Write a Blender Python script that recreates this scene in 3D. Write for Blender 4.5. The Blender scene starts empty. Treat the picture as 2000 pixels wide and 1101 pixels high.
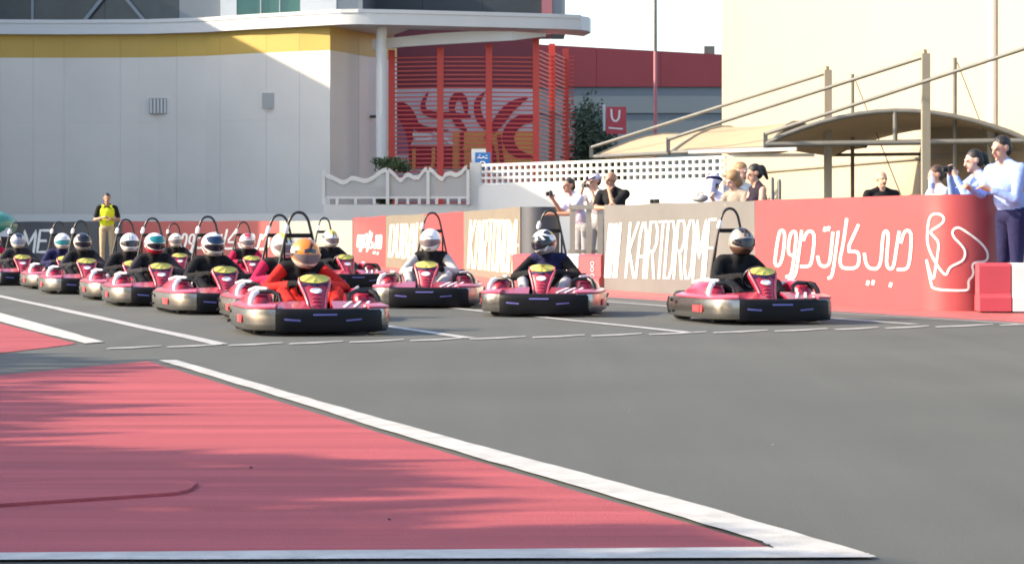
import bpy, bmesh, math, random
import numpy as np
from mathutils import Vector, Matrix

random.seed(7)
PI = math.pi
R = math.radians
SC = bpy.context.scene
COL = SC.collection

# ------------------------------------------------------------------ camera
F, CAMH, HY, CX = 4500.0, 0.82, 457.0, 1000.0      # focal length in photo pixels, eye height, horizon row
cam_data = bpy.data.cameras.new('camera')
cam_data.sensor_width = 36
cam_data.lens = F / 2000 * 36
cam_data.shift_y = -(550.5 - HY) / 2000
cam_data.clip_start = 0.1
cam_data.clip_end = 3000
cam = bpy.data.objects.new('camera', cam_data)
cam.location = (0, 0, CAMH)
cam.rotation_euler = (PI / 2, 0, 0)
COL.objects.link(cam)
SC.camera = cam

# ------------------------------------------------------------------ sky, sun, exposure
SUN_EL = R(28)
SUN_DIR = Vector((-1.0, -0.12, 0)).normalized()      # horizontal direction towards the sun (photo left)
world = bpy.data.worlds.new('World')
SC.world = world
world.use_nodes = True
wn = world.node_tree.nodes
sky = wn.new('ShaderNodeTexSky')
sky.sky_type = 'NISHITA'
sky.sun_disc = False
sky.sun_elevation = SUN_EL
sky.sun_rotation = math.atan2(SUN_DIR.x, SUN_DIR.y)
sky.air_density = 1.0
sky.dust_density = 2.0
sky.ozone_density = 1.0
bg = wn['Background']
world.node_tree.links.new(sky.outputs[0], bg.inputs[0])
bg.inputs[1].default_value = 0.118
sun_data = bpy.data.lights.new('sun', 'SUN')
sun_data.energy = 2.8
sun_data.angle = R(0.53)
sun_data.color = (1.0, 0.83, 0.60)
sun = bpy.data.objects.new('sun', sun_data)
to_sun = Vector((SUN_DIR.x * math.cos(SUN_EL), SUN_DIR.y * math.cos(SUN_EL), math.sin(SUN_EL)))
sun.rotation_euler = to_sun.to_track_quat('Z', 'Y').to_euler()
sun.location = (-20, 0, 30)
COL.objects.link(sun)
SC.view_settings.view_transform = 'Standard'
SC.view_settings.look = 'None'
SC.view_settings.gamma = 1
SC.view_settings.use_curve_mapping = False
SC.view_settings.exposure = 1.86
SC.render.engine = 'CYCLES'
SC.cycles.filter_width = 1.8
SC.cycles.max_bounces = 6

# ------------------------------------------------------------------ helpers
def D(py): return F * CAMH / (py - HY)
def G(px, py):
    d = D(py)
    return Vector(((px - CX) / F * d, d, 0))
def P(px, py, d): return Vector(((px - CX) / F * d, d, CAMH - (py - HY) * d / F))
def XY(px, d): return Vector(((px - CX) / F * d, d, 0))
def ZZ(py, d): return CAMH - (py - HY) * d / F

def mat(name, col, rough=0.6, metal=0.0, var=0.0, scale=3.0, bump=0.0, bscale=60.0, spec=0.5, coat=0.0, col2=None, alpha=1.0, streak=None, trans=0.0):
    m = bpy.data.materials.new(name)
    m.use_nodes = True
    nt = m.node_tree
    b = nt.nodes['Principled BSDF']
    c = (*col, 1)
    b.inputs['Base Color'].default_value = c
    b.inputs['Roughness'].default_value = rough
    b.inputs['Metallic'].default_value = metal
    b.inputs['Specular IOR Level'].default_value = spec
    b.inputs['Coat Weight'].default_value = coat
    b.inputs['Coat Roughness'].default_value = 0.08
    b.inputs['Alpha'].default_value = alpha
    b.inputs['Transmission Weight'].default_value = trans
    tc = nt.nodes.new('ShaderNodeTexCoord')
    src = tc.outputs['Object']
    if streak:
        mp = nt.nodes.new('ShaderNodeMapping')
        mp.inputs['Scale'].default_value = streak
        nt.links.new(src, mp.inputs[0])
        src = mp.outputs[0]
    if var > 0 or col2:
        n = nt.nodes.new('ShaderNodeTexNoise')
        n.inputs['Scale'].default_value = scale
        n.inputs['Detail'].default_value = 6
        n.inputs['Roughness'].default_value = 0.62
        nt.links.new(src, n.inputs['Vector'])
        rp = nt.nodes.new('ShaderNodeValToRGB')
        lo = col2 if col2 else tuple(v * (1 - var) for v in col)
        hi = col if col2 else tuple(min(1, v * (1 + var)) for v in col)
        rp.color_ramp.elements[0].position = 0.32
        rp.color_ramp.elements[1].position = 0.68
        rp.color_ramp.elements[0].color = (*lo, 1)
        rp.color_ramp.elements[1].color = (*hi, 1)
        nt.links.new(n.outputs['Fac'], rp.inputs[0])
        nt.links.new(rp.outputs[0], b.inputs['Base Color'])
    if bump > 0:
        n2 = nt.nodes.new('ShaderNodeTexNoise')
        n2.inputs['Scale'].default_value = bscale
        n2.inputs['Detail'].default_value = 3
        nt.links.new(tc.outputs['Object'], n2.inputs['Vector'])
        bp = nt.nodes.new('ShaderNodeBump')
        bp.inputs['Strength'].default_value = bump
        bp.inputs['Distance'].default_value = 0.02
        nt.links.new(n2.outputs['Fac'], bp.inputs['Height'])
        nt.links.new(bp.outputs[0], b.inputs['Normal'])
    return m

class MB:
    """collects simple solids, then links them as ONE mesh object"""
    def __init__(s): s.v, s.f, s.m, s.cur = [], [], [], 0
    def mi(s, i): s.cur = i; return s
    def add(s, vs, fs):
        o = len(s.v)
        s.v += [tuple(v) for v in vs]
        for f in fs:
            s.f.append([i + o for i in f]); s.m.append(s.cur)
        return s
    def box(s, c, size, rot=None):
        x, y, z = size[0] / 2, size[1] / 2, size[2] / 2
        vs = [Vector((a, b, d)) for a in (-x, x) for b in (-y, y) for d in (-z, z)]
        if rot is not None: vs = [rot @ v for v in vs]
        vs = [v + Vector(c) for v in vs]
        return s.add(vs, [(0, 1, 3, 2), (4, 6, 7, 5), (0, 4, 5, 1), (2, 3, 7, 6), (0, 2, 6, 4), (1, 5, 7, 3)])
    def bar(s, a, b, w, h=None, up=Vector((0, 0, 1))):
        a, b = Vector(a), Vector(b); h = h or w
        d = (b - a); L = d.length; d.normalize()
        if abs(d.dot(up)) > 0.98: up = Vector((0, 1, 0))
        sd = d.cross(up).normalized(); u = sd.cross(d)
        rot = Matrix((sd, d, u)).transposed()
        return s.box((a + b) / 2, (w, L, h), rot)
    def prism(s, pts, z0, z1):
        n = len(pts)
        a = sum(pts[i][0] * pts[(i + 1) % n][1] - pts[(i + 1) % n][0] * pts[i][1] for i in range(n))
        if a < 0: pts = list(reversed(pts))
        f0 = (lambda i: z0[i]) if isinstance(z0, (list, tuple)) else (lambda i: z0)
        f1 = (lambda i: z1[i]) if isinstance(z1, (list, tuple)) else (lambda i: z1)
        vs = [(p[0], p[1], f0(i)) for i, p in enumerate(pts)] + [(p[0], p[1], f1(i)) for i, p in enumerate(pts)]
        fs = [list(range(n))[::-1], list(range(n, 2 * n))] + [[i, (i + 1) % n, n + (i + 1) % n, n + i] for i in range(n)]
        return s.add(vs, fs)
    def sheet(s, pts, z):
        n = len(pts)
        a = sum(pts[i][0] * pts[(i + 1) % n][1] - pts[(i + 1) % n][0] * pts[i][1] for i in range(n))
        if a < 0: pts = list(reversed(pts))
        return s.add([(p[0], p[1], z) for p in pts], [list(range(n))])
    def tube(s, pts, r, seg=10, closed=False, caps=True):
        pts = [Vector(p) for p in pts]; n = len(pts)
        rs = r if isinstance(r, (list, tuple)) else [r] * n
        rings = []; prev = None
        for i, p in enumerate(pts):
            if closed: t = pts[(i + 1) % n] - pts[i - 1]
            else: t = pts[min(i + 1, n - 1)] - pts[max(i - 1, 0)]
            t.normalize()
            if prev is None:
                ref = Vector((0, 0, 1)) if abs(t.z) < 0.9 else Vector((1, 0, 0))
                u = t.cross(ref).normalized()
            else:
                u = (prev - t * prev.dot(t)).normalized()
            prev = u; w = t.cross(u)
            rings.append([p + (u * math.cos(2 * PI * k / seg) + w * math.sin(2 * PI * k / seg)) * rs[i] for k in range(seg)])
        return s.loft(rings, closed, caps)
    def loft(s, rings, closed=False, caps=True, ring_closed=True):
        n = len(rings); k = len(rings[0])
        vs = [v for r in rings for v in r]; fs = []
        for i in range(n if closed else n - 1):
            j = (i + 1) % n
            for q in range(k if ring_closed else k - 1):
                q2 = (q + 1) % k
                fs.append((i * k + q, i * k + q2, j * k + q2, j * k + q))
        if caps and not closed and ring_closed:
            fs.append(list(range(k))[::-1]); fs.append([(n - 1) * k + q for q in range(k)])
        return s.add(vs, fs)
    def ball(s, c, rad, seg=14, rings=9, rot=None):
        c = Vector(c); rad = (rad,) * 3 if not isinstance(rad, (tuple, list)) else rad
        rr = []
        for i in range(rings + 1):
            th = PI * i / rings
            th = min(max(th, 0.02), PI - 0.02)
            ring = []
            for k in range(seg):
                ph = 2 * PI * k / seg
                v = Vector((rad[0] * math.sin(th) * math.cos(ph), rad[1] * math.sin(th) * math.sin(ph), -rad[2] * math.cos(th)))
                ring.append(c + (rot @ v if rot is not None else v))
            rr.append(ring)
        return s.loft(rr)
    def cyl(s, a, b, r, seg=16): return s.tube([a, b], r, seg)
    def mesh(s, name, mats, smooth=False, fix=True):
        me = bpy.data.meshes.new(name)
        me.from_pydata(s.v, [], s.f)
        for m in (mats if isinstance(mats, (list, tuple)) else [mats]): me.materials.append(m)
        me.polygons.foreach_set('material_index', s.m)
        if fix:
            bm = bmesh.new(); bm.from_mesh(me); bmesh.ops.recalc_face_normals(bm, faces=bm.faces); bm.to_mesh(me); bm.free()
        if smooth is not False:
            if hasattr(me, 'shade_smooth'): me.shade_smooth()
            ang = 40 if smooth is True else smooth
            bm = bmesh.new(); bm.from_mesh(me)
            for e in bm.edges:
                if len(e.link_faces) == 2 and e.calc_face_angle(0) > R(ang): e.smooth = False
            bm.to_mesh(me); bm.free()
        me.update()
        return me
    def build(s, name, mats, parent=None, smooth=False, fix=True):
        return link(name, s.mesh(name, mats, smooth, fix), parent)

def link(name, me, parent=None):
    o = bpy.data.objects.new(name, me); COL.objects.link(o)
    if parent is not None: o.parent = parent
    return o
def tag(o, label=None, cat=None, group=None, kind=None):
    if label: o['label'] = label
    if cat: o['category'] = cat
    if group: o['group'] = group
    if kind: o['kind'] = kind
    return o
def thing(name, label, cat, loc=(0, 0, 0), rz=0, group=None):
    o = bpy.data.objects.new(name, None); COL.objects.link(o)
    o.location = loc; o.rotation_euler = (0, 0, rz); o.empty_display_size = 0.2
    return tag(o, label, cat, group)
def struct(name, mb, m, smooth=False, parent=None):
    o = mb.build(name, m, parent, smooth)
    if parent is None: o['kind'] = 'structure'
    return o
def copy_tree(o, parent=None):
    c = o.copy(); COL.objects.link(c)
    if parent is not None: c.parent = parent
    for ch in list(o.children): copy_tree(ch, c)
    return c
def set_mats(o, mats):
    """materials on the object, so that copies sharing one mesh can differ"""
    for i, m in enumerate(mats):
        o.material_slots[i].link = 'OBJECT'; o.material_slots[i].material = m
def lerp(a, b, t): return a + (b - a) * t
def interp(tab, x):
    if x <= tab[0][0]: return tab[0][1]
    for (x0, y0), (x1, y1) in zip(tab, tab[1:]):
        if x <= x1: return lerp(y0, y1, (x - x0) / (x1 - x0))
    return tab[-1][1]

# ------------------------------------------------------------------ materials
M = {}
M['red_paint_ground'] = mat('red_ground_paint', (0.33, 0.070, 0.080), 0.75, spec=0.2, var=0.24, scale=1.3, bump=0.3, bscale=160, streak=(0.16, 3.4, 1))
M['red_kerb'] = mat('red_edge_paint', (0.36, 0.09, 0.085), 0.6, var=0.15, scale=2, bump=0.2, bscale=120)
M['line_white'] = mat('line_white_paint', (0.42, 0.41, 0.385), 0.7, var=0.2, scale=7, bump=0.2, bscale=150)
M['line_thin'] = mat('worn_white_paint', (0.36, 0.355, 0.34), 0.65, var=0.22, scale=9)
M['dust'] = mat('dusty_ground', (0.16, 0.13, 0.10), 0.9, var=0.15, scale=0.4)
M['white_wall'] = mat('white_render', (0.60, 0.60, 0.58), 0.75, var=0.03, scale=0.6, bump=0.1, bscale=30)
M['panel_white'] = mat('pale_grey_cladding', (0.65, 0.63, 0.58), 0.6, var=0.05, scale=0.3)
M['seam'] = mat('panel_seam', (0.60, 0.58, 0.54), 0.8)
M['yellow_band'] = mat('ochre_yellow_cladding', (0.50, 0.34, 0.075), 0.55, var=0.05, scale=0.5)
M['fascia'] = mat('white_fascia', (0.58, 0.60, 0.60), 0.5, var=0.04, scale=0.5)
M['grey_panel'] = mat('grey_cladding', (0.20, 0.225, 0.24), 0.5, var=0.06, scale=0.6)
M['dark_glass'] = mat('dark_tinted_glass', (0.03, 0.04, 0.047), 0.25, var=0.3, scale=0.5, spec=0.6)
M['teal_glass'] = mat('teal_glass', (0.06, 0.155, 0.135), 0.15, var=0.1, scale=0.5)
M['louvre_grey'] = mat('dark_grey_louvre', (0.045, 0.055, 0.062), 0.5, var=0.1, scale=1)
M['pink_panel'] = mat('dusty_red_panel', (0.42, 0.16, 0.18), 0.6)
M['pergola_red'] = mat('red_powder_coat', (0.56, 0.055, 0.04), 0.45, var=0.06, scale=1)
M['slat_red'] = mat('red_slat_coat', (0.55, 0.075, 0.065), 0.5)
M['deep_red'] = mat('deep_red_cladding', (0.17, 0.024, 0.036), 0.55, var=0.06, scale=0.3)
M['mural_white'] = mat('mural_pale_board', (0.60, 0.56, 0.555), 0.7)
M['mural_red'] = mat('mural_crimson', (0.34, 0.012, 0.035), 0.6)
M['mural_orange'] = mat('mural_orange', (0.75, 0.36, 0.10), 0.6)
M['mural_mauve'] = mat('mural_mauve', (0.34, 0.16, 0.24), 0.6)
M['cream_wall'] = mat('cream_render', (0.37, 0.315, 0.235), 0.8, var=0.04, scale=0.15, bump=0.1, bscale=20)
M['bluegrey_wall'] = mat('bluegrey_cladding', (0.15, 0.19, 0.215), 0.5, var=0.05, scale=0.2)
M['galv'] = mat('galvanised_steel', (0.125, 0.127, 0.122), 0.5, metal=0.2, var=0.1, scale=4)
M['beige_steel'] = mat('beige_painted_steel', (0.25, 0.23, 0.185), 0.5, var=0.06, scale=3)
M['beige_light'] = mat('pale_beige_steel', (0.36, 0.33, 0.27), 0.5, var=0.06, scale=3)
M['paving'] = mat('brown_paving', (0.13, 0.105, 0.09), 0.85, var=0.15, scale=2)
M['shade_cloth'] = mat('tan_shade_cloth', (0.34, 0.26, 0.17), 0.85, var=0.06, scale=1.2, bump=0.2, bscale=5)
M['banner_red'] = mat('red_banner_vinyl', (0.33, 0.054, 0.060), 0.45, var=0.05, scale=1.4, bump=0.5, bscale=1.6)
M['banner_beige_sunlit'] = mat('grey_beige_vinyl_sunlit', (0.165, 0.145, 0.115), 0.5, var=0.06, scale=1.3, bump=0.5, bscale=1.6)  # far sections: same vinyl as the taupe, warmed and lightened for stronger sun
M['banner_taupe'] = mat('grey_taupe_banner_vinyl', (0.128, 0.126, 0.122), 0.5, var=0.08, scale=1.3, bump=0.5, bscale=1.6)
M['banner_dark'] = mat('charcoal_vinyl_and_end_shade', (0.05, 0.057, 0.072), 0.5, var=0.08, scale=1.3, bump=0.3, bscale=2.2)
M['banner_grey'] = mat('plain_grey_vinyl', (0.30, 0.31, 0.29), 0.5, var=0.06, scale=1.3, bump=0.3, bscale=2.2)
M['print_white'] = mat('white_print', (0.80, 0.78, 0.74), 0.5)
M['print_cream'] = mat('cream_print', (0.78, 0.66, 0.50), 0.5)
M['barrier_white'] = mat('white_plastic_block', (0.74, 0.73, 0.71), 0.45, var=0.05, scale=3)
M['barrier_red'] = mat('red_plastic_block', (0.50, 0.06, 0.08), 0.45, var=0.06, scale=3)
M['sign_blue'] = mat('sign_blue', (0.02, 0.14, 0.42), 0.4)
M['leaf'] = mat('green_leaf', (0.065, 0.105, 0.035), 0.6, col2=(0.03, 0.06, 0.02), scale=1.2)
M['leaf_grey'] = mat('dull_green_leaf', (0.105, 0.145, 0.085), 0.65, col2=(0.06, 0.085, 0.055), scale=1.0)
M['bark'] = mat('bark', (0.12, 0.085, 0.06), 0.9, var=0.3, scale=12)
M['mesh_panel'] = mat('grey_perforated_panel', (0.42, 0.43, 0.42), 0.6, alpha=0.85)
M['kart_red'] = mat('kart_red_plastic', (0.30, 0.013, 0.038), 0.28, coat=0.3, var=0.06, scale=6)
M['kart_pink'] = mat('kart_light_red_plastic', (0.46, 0.075, 0.12), 0.3, coat=0.3, var=0.05, scale=6)
M['kart_black'] = mat('kart_black_plastic', (0.005, 0.005, 0.007), 0.5, var=0.2, scale=8, spec=0.2)
M['kart_silver'] = mat('scuffed_aluminium_band', (0.29, 0.278, 0.262), 0.25, metal=0.92, var=0.10, scale=5, streak=(1, 1, 8), bump=0.05, bscale=40)
M['tube_black'] = mat('black_steel_tube', (0.012, 0.012, 0.014), 0.32)
M['rubber'] = mat('tyre_rubber', (0.018, 0.018, 0.018), 0.8, bump=0.2, bscale=80)
M['rim'] = mat('alloy_rim', (0.4, 0.4, 0.4), 0.35, metal=0.9)
M['plate_yellow'] = mat('yellow_number_plate', (0.52, 0.47, 0.11), 0.45, var=0.05, scale=8)
M['sticker_white'] = mat('white_sticker', (0.72, 0.72, 0.76), 0.4)
M['sticker_blue'] = mat('violet_blue_sticker', (0.12, 0.11, 0.34), 0.45)
M['plate_shade_navy'] = mat('navy_plate_shade', (0.015, 0.015, 0.07), 0.4)  # colour of the shadow painted below the number plate
M['sticker_red'] = mat('red_sticker', (0.58, 0.05, 0.05), 0.45)
M['white_gloss'] = mat('white_gloss_plastic', (0.78, 0.77, 0.75), 0.3, coat=0.3)
M['stripe_white'] = mat('white_stripe', (0.66, 0.62, 0.66), 0.4)
M['engine'] = mat('dark_engine_metal', (0.08, 0.08, 0.085), 0.5, metal=0.6)
def cloth(name, col, rough=0.85, v=0.12): return mat(name, col, rough, var=v, scale=14, bump=0.5, bscale=14, spec=0.15)
M['c_black'] = cloth('black_cloth', (0.012, 0.012, 0.014), v=0.3)
M['c_charcoal'] = cloth('charcoal_cloth', (0.03, 0.028, 0.034), v=0.3)
M['c_red'] = cloth('red_suit_cloth', (0.50, 0.022, 0.018))
M['c_crimson'] = cloth('crimson_suit_cloth', (0.42, 0.012, 0.06))
M['c_white'] = cloth('white_suit_cloth', (0.36, 0.345, 0.355))
M['c_navy'] = cloth('navy_cloth', (0.018, 0.018, 0.06))
M['c_lav'] = cloth('lavender_cloth', (0.52, 0.50, 0.66))
M['c_blue'] = cloth('pale_blue_shirt_cloth', (0.26, 0.36, 0.68))
M['c_pale'] = cloth('off_white_cloth', (0.62, 0.61, 0.60))
M['c_grey'] = cloth('grey_trouser_cloth', (0.24, 0.25, 0.27))
M['c_khaki'] = cloth('khaki_trouser_cloth', (0.40, 0.31, 0.20))
M['c_tan'] = cloth('taupe_cloth', (0.26, 0.22, 0.19))
M['c_hiviz'] = cloth('yellow_hiviz_cloth', (0.62, 0.66, 0.03))
M['c_plum'] = cloth('black_plum_cloth', (0.022, 0.016, 0.028))
M['skin'] = mat('skin', (0.46, 0.26, 0.19), 0.55, var=0.08, scale=10)
M['skin_tan'] = mat('tanned_skin', (0.34, 0.18, 0.12), 0.55, var=0.08, scale=10)
M['skin_pale'] = mat('fair_skin', (0.56, 0.34, 0.27), 0.55, var=0.08, scale=10)
M['lip'] = mat('lip_skin', (0.30, 0.10, 0.09), 0.5)
M['hair_black'] = mat('black_hair', (0.012, 0.010, 0.010), 0.5, var=0.4, scale=30, bump=0.5, bscale=60)
M['hair_brown'] = mat('brown_hair', (0.06, 0.03, 0.02), 0.5, var=0.4, scale=30, bump=0.5, bscale=60)
M['hair_blonde'] = mat('dark_blonde_hair', (0.26, 0.15, 0.07), 0.5, var=0.35, scale=30, bump=0.5, bscale=60)
M['eye'] = mat('dark_eye', (0.02, 0.015, 0.012), 0.2)
M['gadget'] = mat('black_gadget_plastic', (0.015, 0.015, 0.018), 0.35)
M['pet'] = mat('clear_bottle_plastic', (0.70, 0.74, 0.82), 0.12, alpha=0.75)
M['visor_dark'] = mat('dark_visor', (0.012, 0.012, 0.022), 0.08)
M['visor_navy'] = mat('navy_visor', (0.012, 0.03, 0.075), 0.1)
M['visor_teal'] = mat('teal_visor', (0.01, 0.17, 0.20), 0.1)
M['visor_smoke'] = mat('smoke_grey_visor', (0.16, 0.13, 0.14), 0.1)
M['visor_blue'] = mat('pale_blue_visor', (0.17, 0.20, 0.28), 0.08)
for k, c in dict(h_white=(0.76, 0.75, 0.74), h_silver=(0.30, 0.27, 0.24), h_orange=(0.72, 0.20, 0.02), h_black=(0.015, 0.015, 0.017), h_yellow=(0.66, 0.55, 0.05),
                 h_red=(0.45, 0.03, 0.05), h_grey=(0.34, 0.33, 0.35), h_cream=(0.68, 0.62, 0.54), h_navy=(0.02, 0.03, 0.09), h_brown=(0.10, 0.05, 0.035)).items():
    M[k] = mat('helmet_' + k[2:], c, 0.22, coat=0.6, var=0.04, scale=9)

# asphalt: patched, faintly streaked, fine grain
def asphalt():
    m = mat('asphalt', (0.105, 0.102, 0.094), 0.85, spec=0.25)
    nt = m.node_tree; b = nt.nodes['Principled BSDF']
    tc = nt.nodes.new('ShaderNodeTexCoord')
    def noise(scale, detail, mp=None):
        n = nt.nodes.new('ShaderNodeTexNoise'); n.inputs['Scale'].default_value = scale; n.inputs['Detail'].default_value = detail
        if mp:
            q = nt.nodes.new('ShaderNodeMapping'); q.inputs['Scale'].default_value = mp; q.inputs['Rotation'].default_value = (0, 0, R(-19))
            nt.links.new(tc.outputs['Object'], q.inputs[0]); nt.links.new(q.outputs[0], n.inputs['Vector'])
        else: nt.links.new(tc.outputs['Object'], n.inputs['Vector'])
        return n
    a = noise(0.35, 5); s = noise(1.4, 4, (2.2, 0.10, 1)); g = noise(180, 2)
    r1 = nt.nodes.new('ShaderNodeValToRGB')
    r1.color_ramp.elements[0].position = 0.25; r1.color_ramp.elements[1].position = 0.75
    r1.color_ramp.elements[0].color = (0.076, 0.080, 0.074, 1); r1.color_ramp.elements[1].color = (0.100, 0.104, 0.097, 1)
    nt.links.new(a.outputs['Fac'], r1.inputs[0])
    def mul(cin, fac, lo, hi):
        mr = nt.nodes.new('ShaderNodeMapRange'); mr.inputs['From Min'].default_value = 0.3; mr.inputs['From Max'].default_value = 0.7
        mr.inputs['To Min'].default_value = lo; mr.inputs['To Max'].default_value = hi
        nt.links.new(fac, mr.inputs['Value'])
        v = nt.nodes.new('ShaderNodeVectorMath'); v.operation = 'SCALE'
        nt.links.new(cin, v.inputs[0]); nt.links.new(mr.outputs[0], v.inputs['Scale'])
        return v.outputs[0]
    c = mul(r1.outputs[0], s.outputs['Fac'], 0.94, 1.05)
    c = mul(c, g.outputs['Fac'], 0.8, 1.2)
    nt.links.new(c, b.inputs['Base Color'])
    bp = nt.nodes.new('ShaderNodeBump'); bp.inputs['Strength'].default_value = 0.35; bp.inputs['Distance'].default_value = 0.006
    nt.links.new(g.outputs['Fac'], bp.inputs['Height']); nt.links.new(bp.outputs[0], b.inputs['Normal'])
    return m
M['asphalt'] = asphalt()

# ------------------------------------------------------------------ ground, track, painted areas
struct('ground', MB().sheet([(-900, -60), (900, -60), (900, 1500), (-900, 1500)], -0.02), M['dust'])
struct('track', MB().sheet([(-60, -8), (40, -8), (40, 74), (-60, 74)], 0.0), M['asphalt'])
def gsheet(name, pts, z, m): return struct(name, MB().sheet([G(*p) for p in pts], z), m)

def wob(pts, n, amp):
    out = []
    for a, b in zip(pts, pts[1:]):
        for i in range(n):
            t = i / n; p = a.lerp(b, t)
            q = (b - a).normalized(); nn = Vector((-q.y, q.x, 0))
            out.append(p + nn * random.uniform(-amp, amp))
    out.append(pts[-1])
    return out
bl = G(0, 733); bl2 = bl + (G(0, 733) - G(290, 706)).normalized() * 1.2; bl3 = Vector((-15, 8.5, 0))
red_edge = [G(290, 706), G(540, 783), G(800, 864), G(1140, 964), G(1485, 1064), G(1515, 1075)]
far_l = [G(0, 1085), G(0, 1085) + Vector((-14, -0.25, 0))]
struct('runoff_area', MB().sheet([bl3, bl2, bl] + wob(red_edge, 8, 0.006) + far_l, 0.004), M['red_paint_ground'])
outer = [G(345, 705), G(600, 779), G(880, 858), G(1270, 963), G(1690, 1083), G(1712, 1092)]
inner = [G(310, 705), G(545, 777), G(805, 859), G(1145, 959), G(1490, 1062), G(1515, 1075)]
struct('edge_line', MB().sheet(wob(outer, 10, 0.006) + wob([G(1700, 1093), G(0, 1098)], 10, 0.004) + [G(0, 1098) + Vector((-14, -0.2, 0)), G(0, 1084) + Vector((-14, -0.2, 0))] + wob([G(0, 1084), G(1500, 1073)], 10, 0.004) + wob(list(reversed(inner)), 10, 0.006), 0.008), M['line_white'])
w0 = G(0, 632); w3 = G(0, 690)
struct('runoff_area', MB().sheet([w0 + (w0 - G(150, 672)).normalized() * 16, w0] + wob([G(60, 648), G(150, 671), G(120, 676), G(60, 683)], 4, 0.008) + [w3, w3 + Vector((-1.2, -1.2, 0)), w3 + Vector((-8, -1, 0))], 0.004), M['red_paint_ground'])
a0, a1 = G(0, 612), G(0, 629)
struct('edge_line', MB().sheet([a0 + (a0 - G(200, 669)).normalized() * 18, a0] + wob([G(100, 640), G(203, 669)], 6, 0.01) + wob([G(165, 672), G(80, 651)], 6, 0.01) + [a1, a1 + (a1 - G(165, 672)).normalized() * 18], 0.008), M['line_white'])
# grid lane lines run to the same vanishing point as the edge line
def thin_line(p0, p1, w, back=0.0):
    a, b = G(*p0), G(*p1); d = (b - a).normalized(); a = a - d * back; n = Vector((-d.y, d.x, 0)) * w / 2
    k = 24
    L = [a.lerp(b, i / k) + n * random.uniform(0.8, 1.15) for i in range(k + 1)]
    Rr = [a.lerp(b, i / k) - n * random.uniform(0.8, 1.15) for i in range(k + 1)]
    struct('grid_line', MB().sheet(L + Rr[::-1], 0.006), M['line_thin'])
thin_line((0, 579), (432, 673), 0.13, 22)
thin_line((640, 621), (918, 661), 0.12, 30)
thin_line((700, 583), (1345, 650), 0.12, 20)
thin_line((1150, 587), (1785, 634), 0.12, 20)
thin_line((1350, 592), (2050, 636), 0.06, 14)
# starting line: separate strokes of worn paint
sl = bpy.data.objects.new('start_line', None); COL.objects.link(sl); sl['kind'] = 'structure'
cuts = [205, 322, 442, 560, 678, 797, 912, 1035, 1150, 1262, 1388, 1508, 1625, 1724, 1822, 1948, 2060]
for x0, x1 in zip(cuts, cuts[1:]):
    ya = 680.5 - (x0 - 205) * 0.0262; yb = 680.5 - (x1 - 205) * 0.0262
    p = G(x0 + 5, ya + 1.1); q = G(x1 - 8, yb - .9); mid = G((x0 + x1) / 2, (ya + yb) / 2 + .45)
    n = Vector((0, 0.12, 0))
    mb = MB(); mb.sheet([p - n * .7, mid - n, q - n * .4, q + n * .6, mid + n * .8, p + n * .6], 0.006)
    mb.build('dash', M['line_thin'], sl)
# red strip along the foot of the wall
s_out = [G(x, 581 + (x - 1190) * 0.0615) for x in (700, 1190, 1600, 2100)]
s_out[0] = G(690, 549)
s_in = [G(2150, 612) + Vector((.6, .4, 0)), G(1800, 600), G(1180, 562) + Vector((.4, 0, 0)), XY(1020, 38), XY(907, 47), XY(700, 64)]
struct('kerb_strip', MB().sheet(s_out + s_in, 0.004), M['red_kerb'])
thin_line((1500, 605), (2100, 640), 0.05, 10)
# low painted cover slab with a lip, and grit
cp = [G(-120, 1000), G(345, 969), G(372, 962), G(386, 949), G(330, 939), G(-120, 955)]
struct('cover_slab', MB().prism(cp, 0.0045, 0.014), M['red_paint_ground'])
for i, (px, py, r, m, lb) in enumerate([(490, 917, .008, 'gadget', 'small black rubber crumb on the red paint, the farther of two'), (760, 1018, .006, 'gadget', 'small black rubber crumb on the red paint near the bottom white line'),
                                        (1510, 872, .007, 'c_grey', 'tiny pale stone on the open asphalt, nearer to the camera'), (1230, 805, .006, 'c_grey', 'tiny pale stone on the open asphalt, farther from the camera')]):
    g = G(px, py); o = MB().ball((0, 0, 0), (r * .8, r * .6, r * .45), 7, 5).build('pebble', M[m]); o.location = g + Vector((0, 0, r * .6 + .004))
    tag(o, lb, 'debris', 'grit on the track')

# ------------------------------------------------------------------ banner barriers
class Path:
    def __init__(s, pts):
        s.p = [Vector((p[0], p[1])) for p in pts]
    def hit(s, px):
        d = Vector(((px - CX) / F, 1.0)); best = None
        for a, b in zip(s.p, s.p[1:]):
            e = b - a
            den = d.x * e.y - d.y * e.x
            if abs(den) < 1e-9: continue
            t = (a.x * e.y - a.y * e.x) / den
            u = (a.x * d.y - a.y * d.x) / den
            if -1e-6 <= u <= 1 + 1e-6 and t > 0 and (best is None or t < best[0]):
                n = Vector((e.y, -e.x)).normalized()
                if n.dot(d) > 0: n = -n
                best = (t, a + e * u, n)
        return best
    def at(s, px, py, off=0.0):
        h = s.hit(px)
        if h is None: return None
        t, q, n = h
        z = CAMH - (py - HY) * t / F
        return Vector((q.x + n.x * off, q.y + n.y * off, z))

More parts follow.
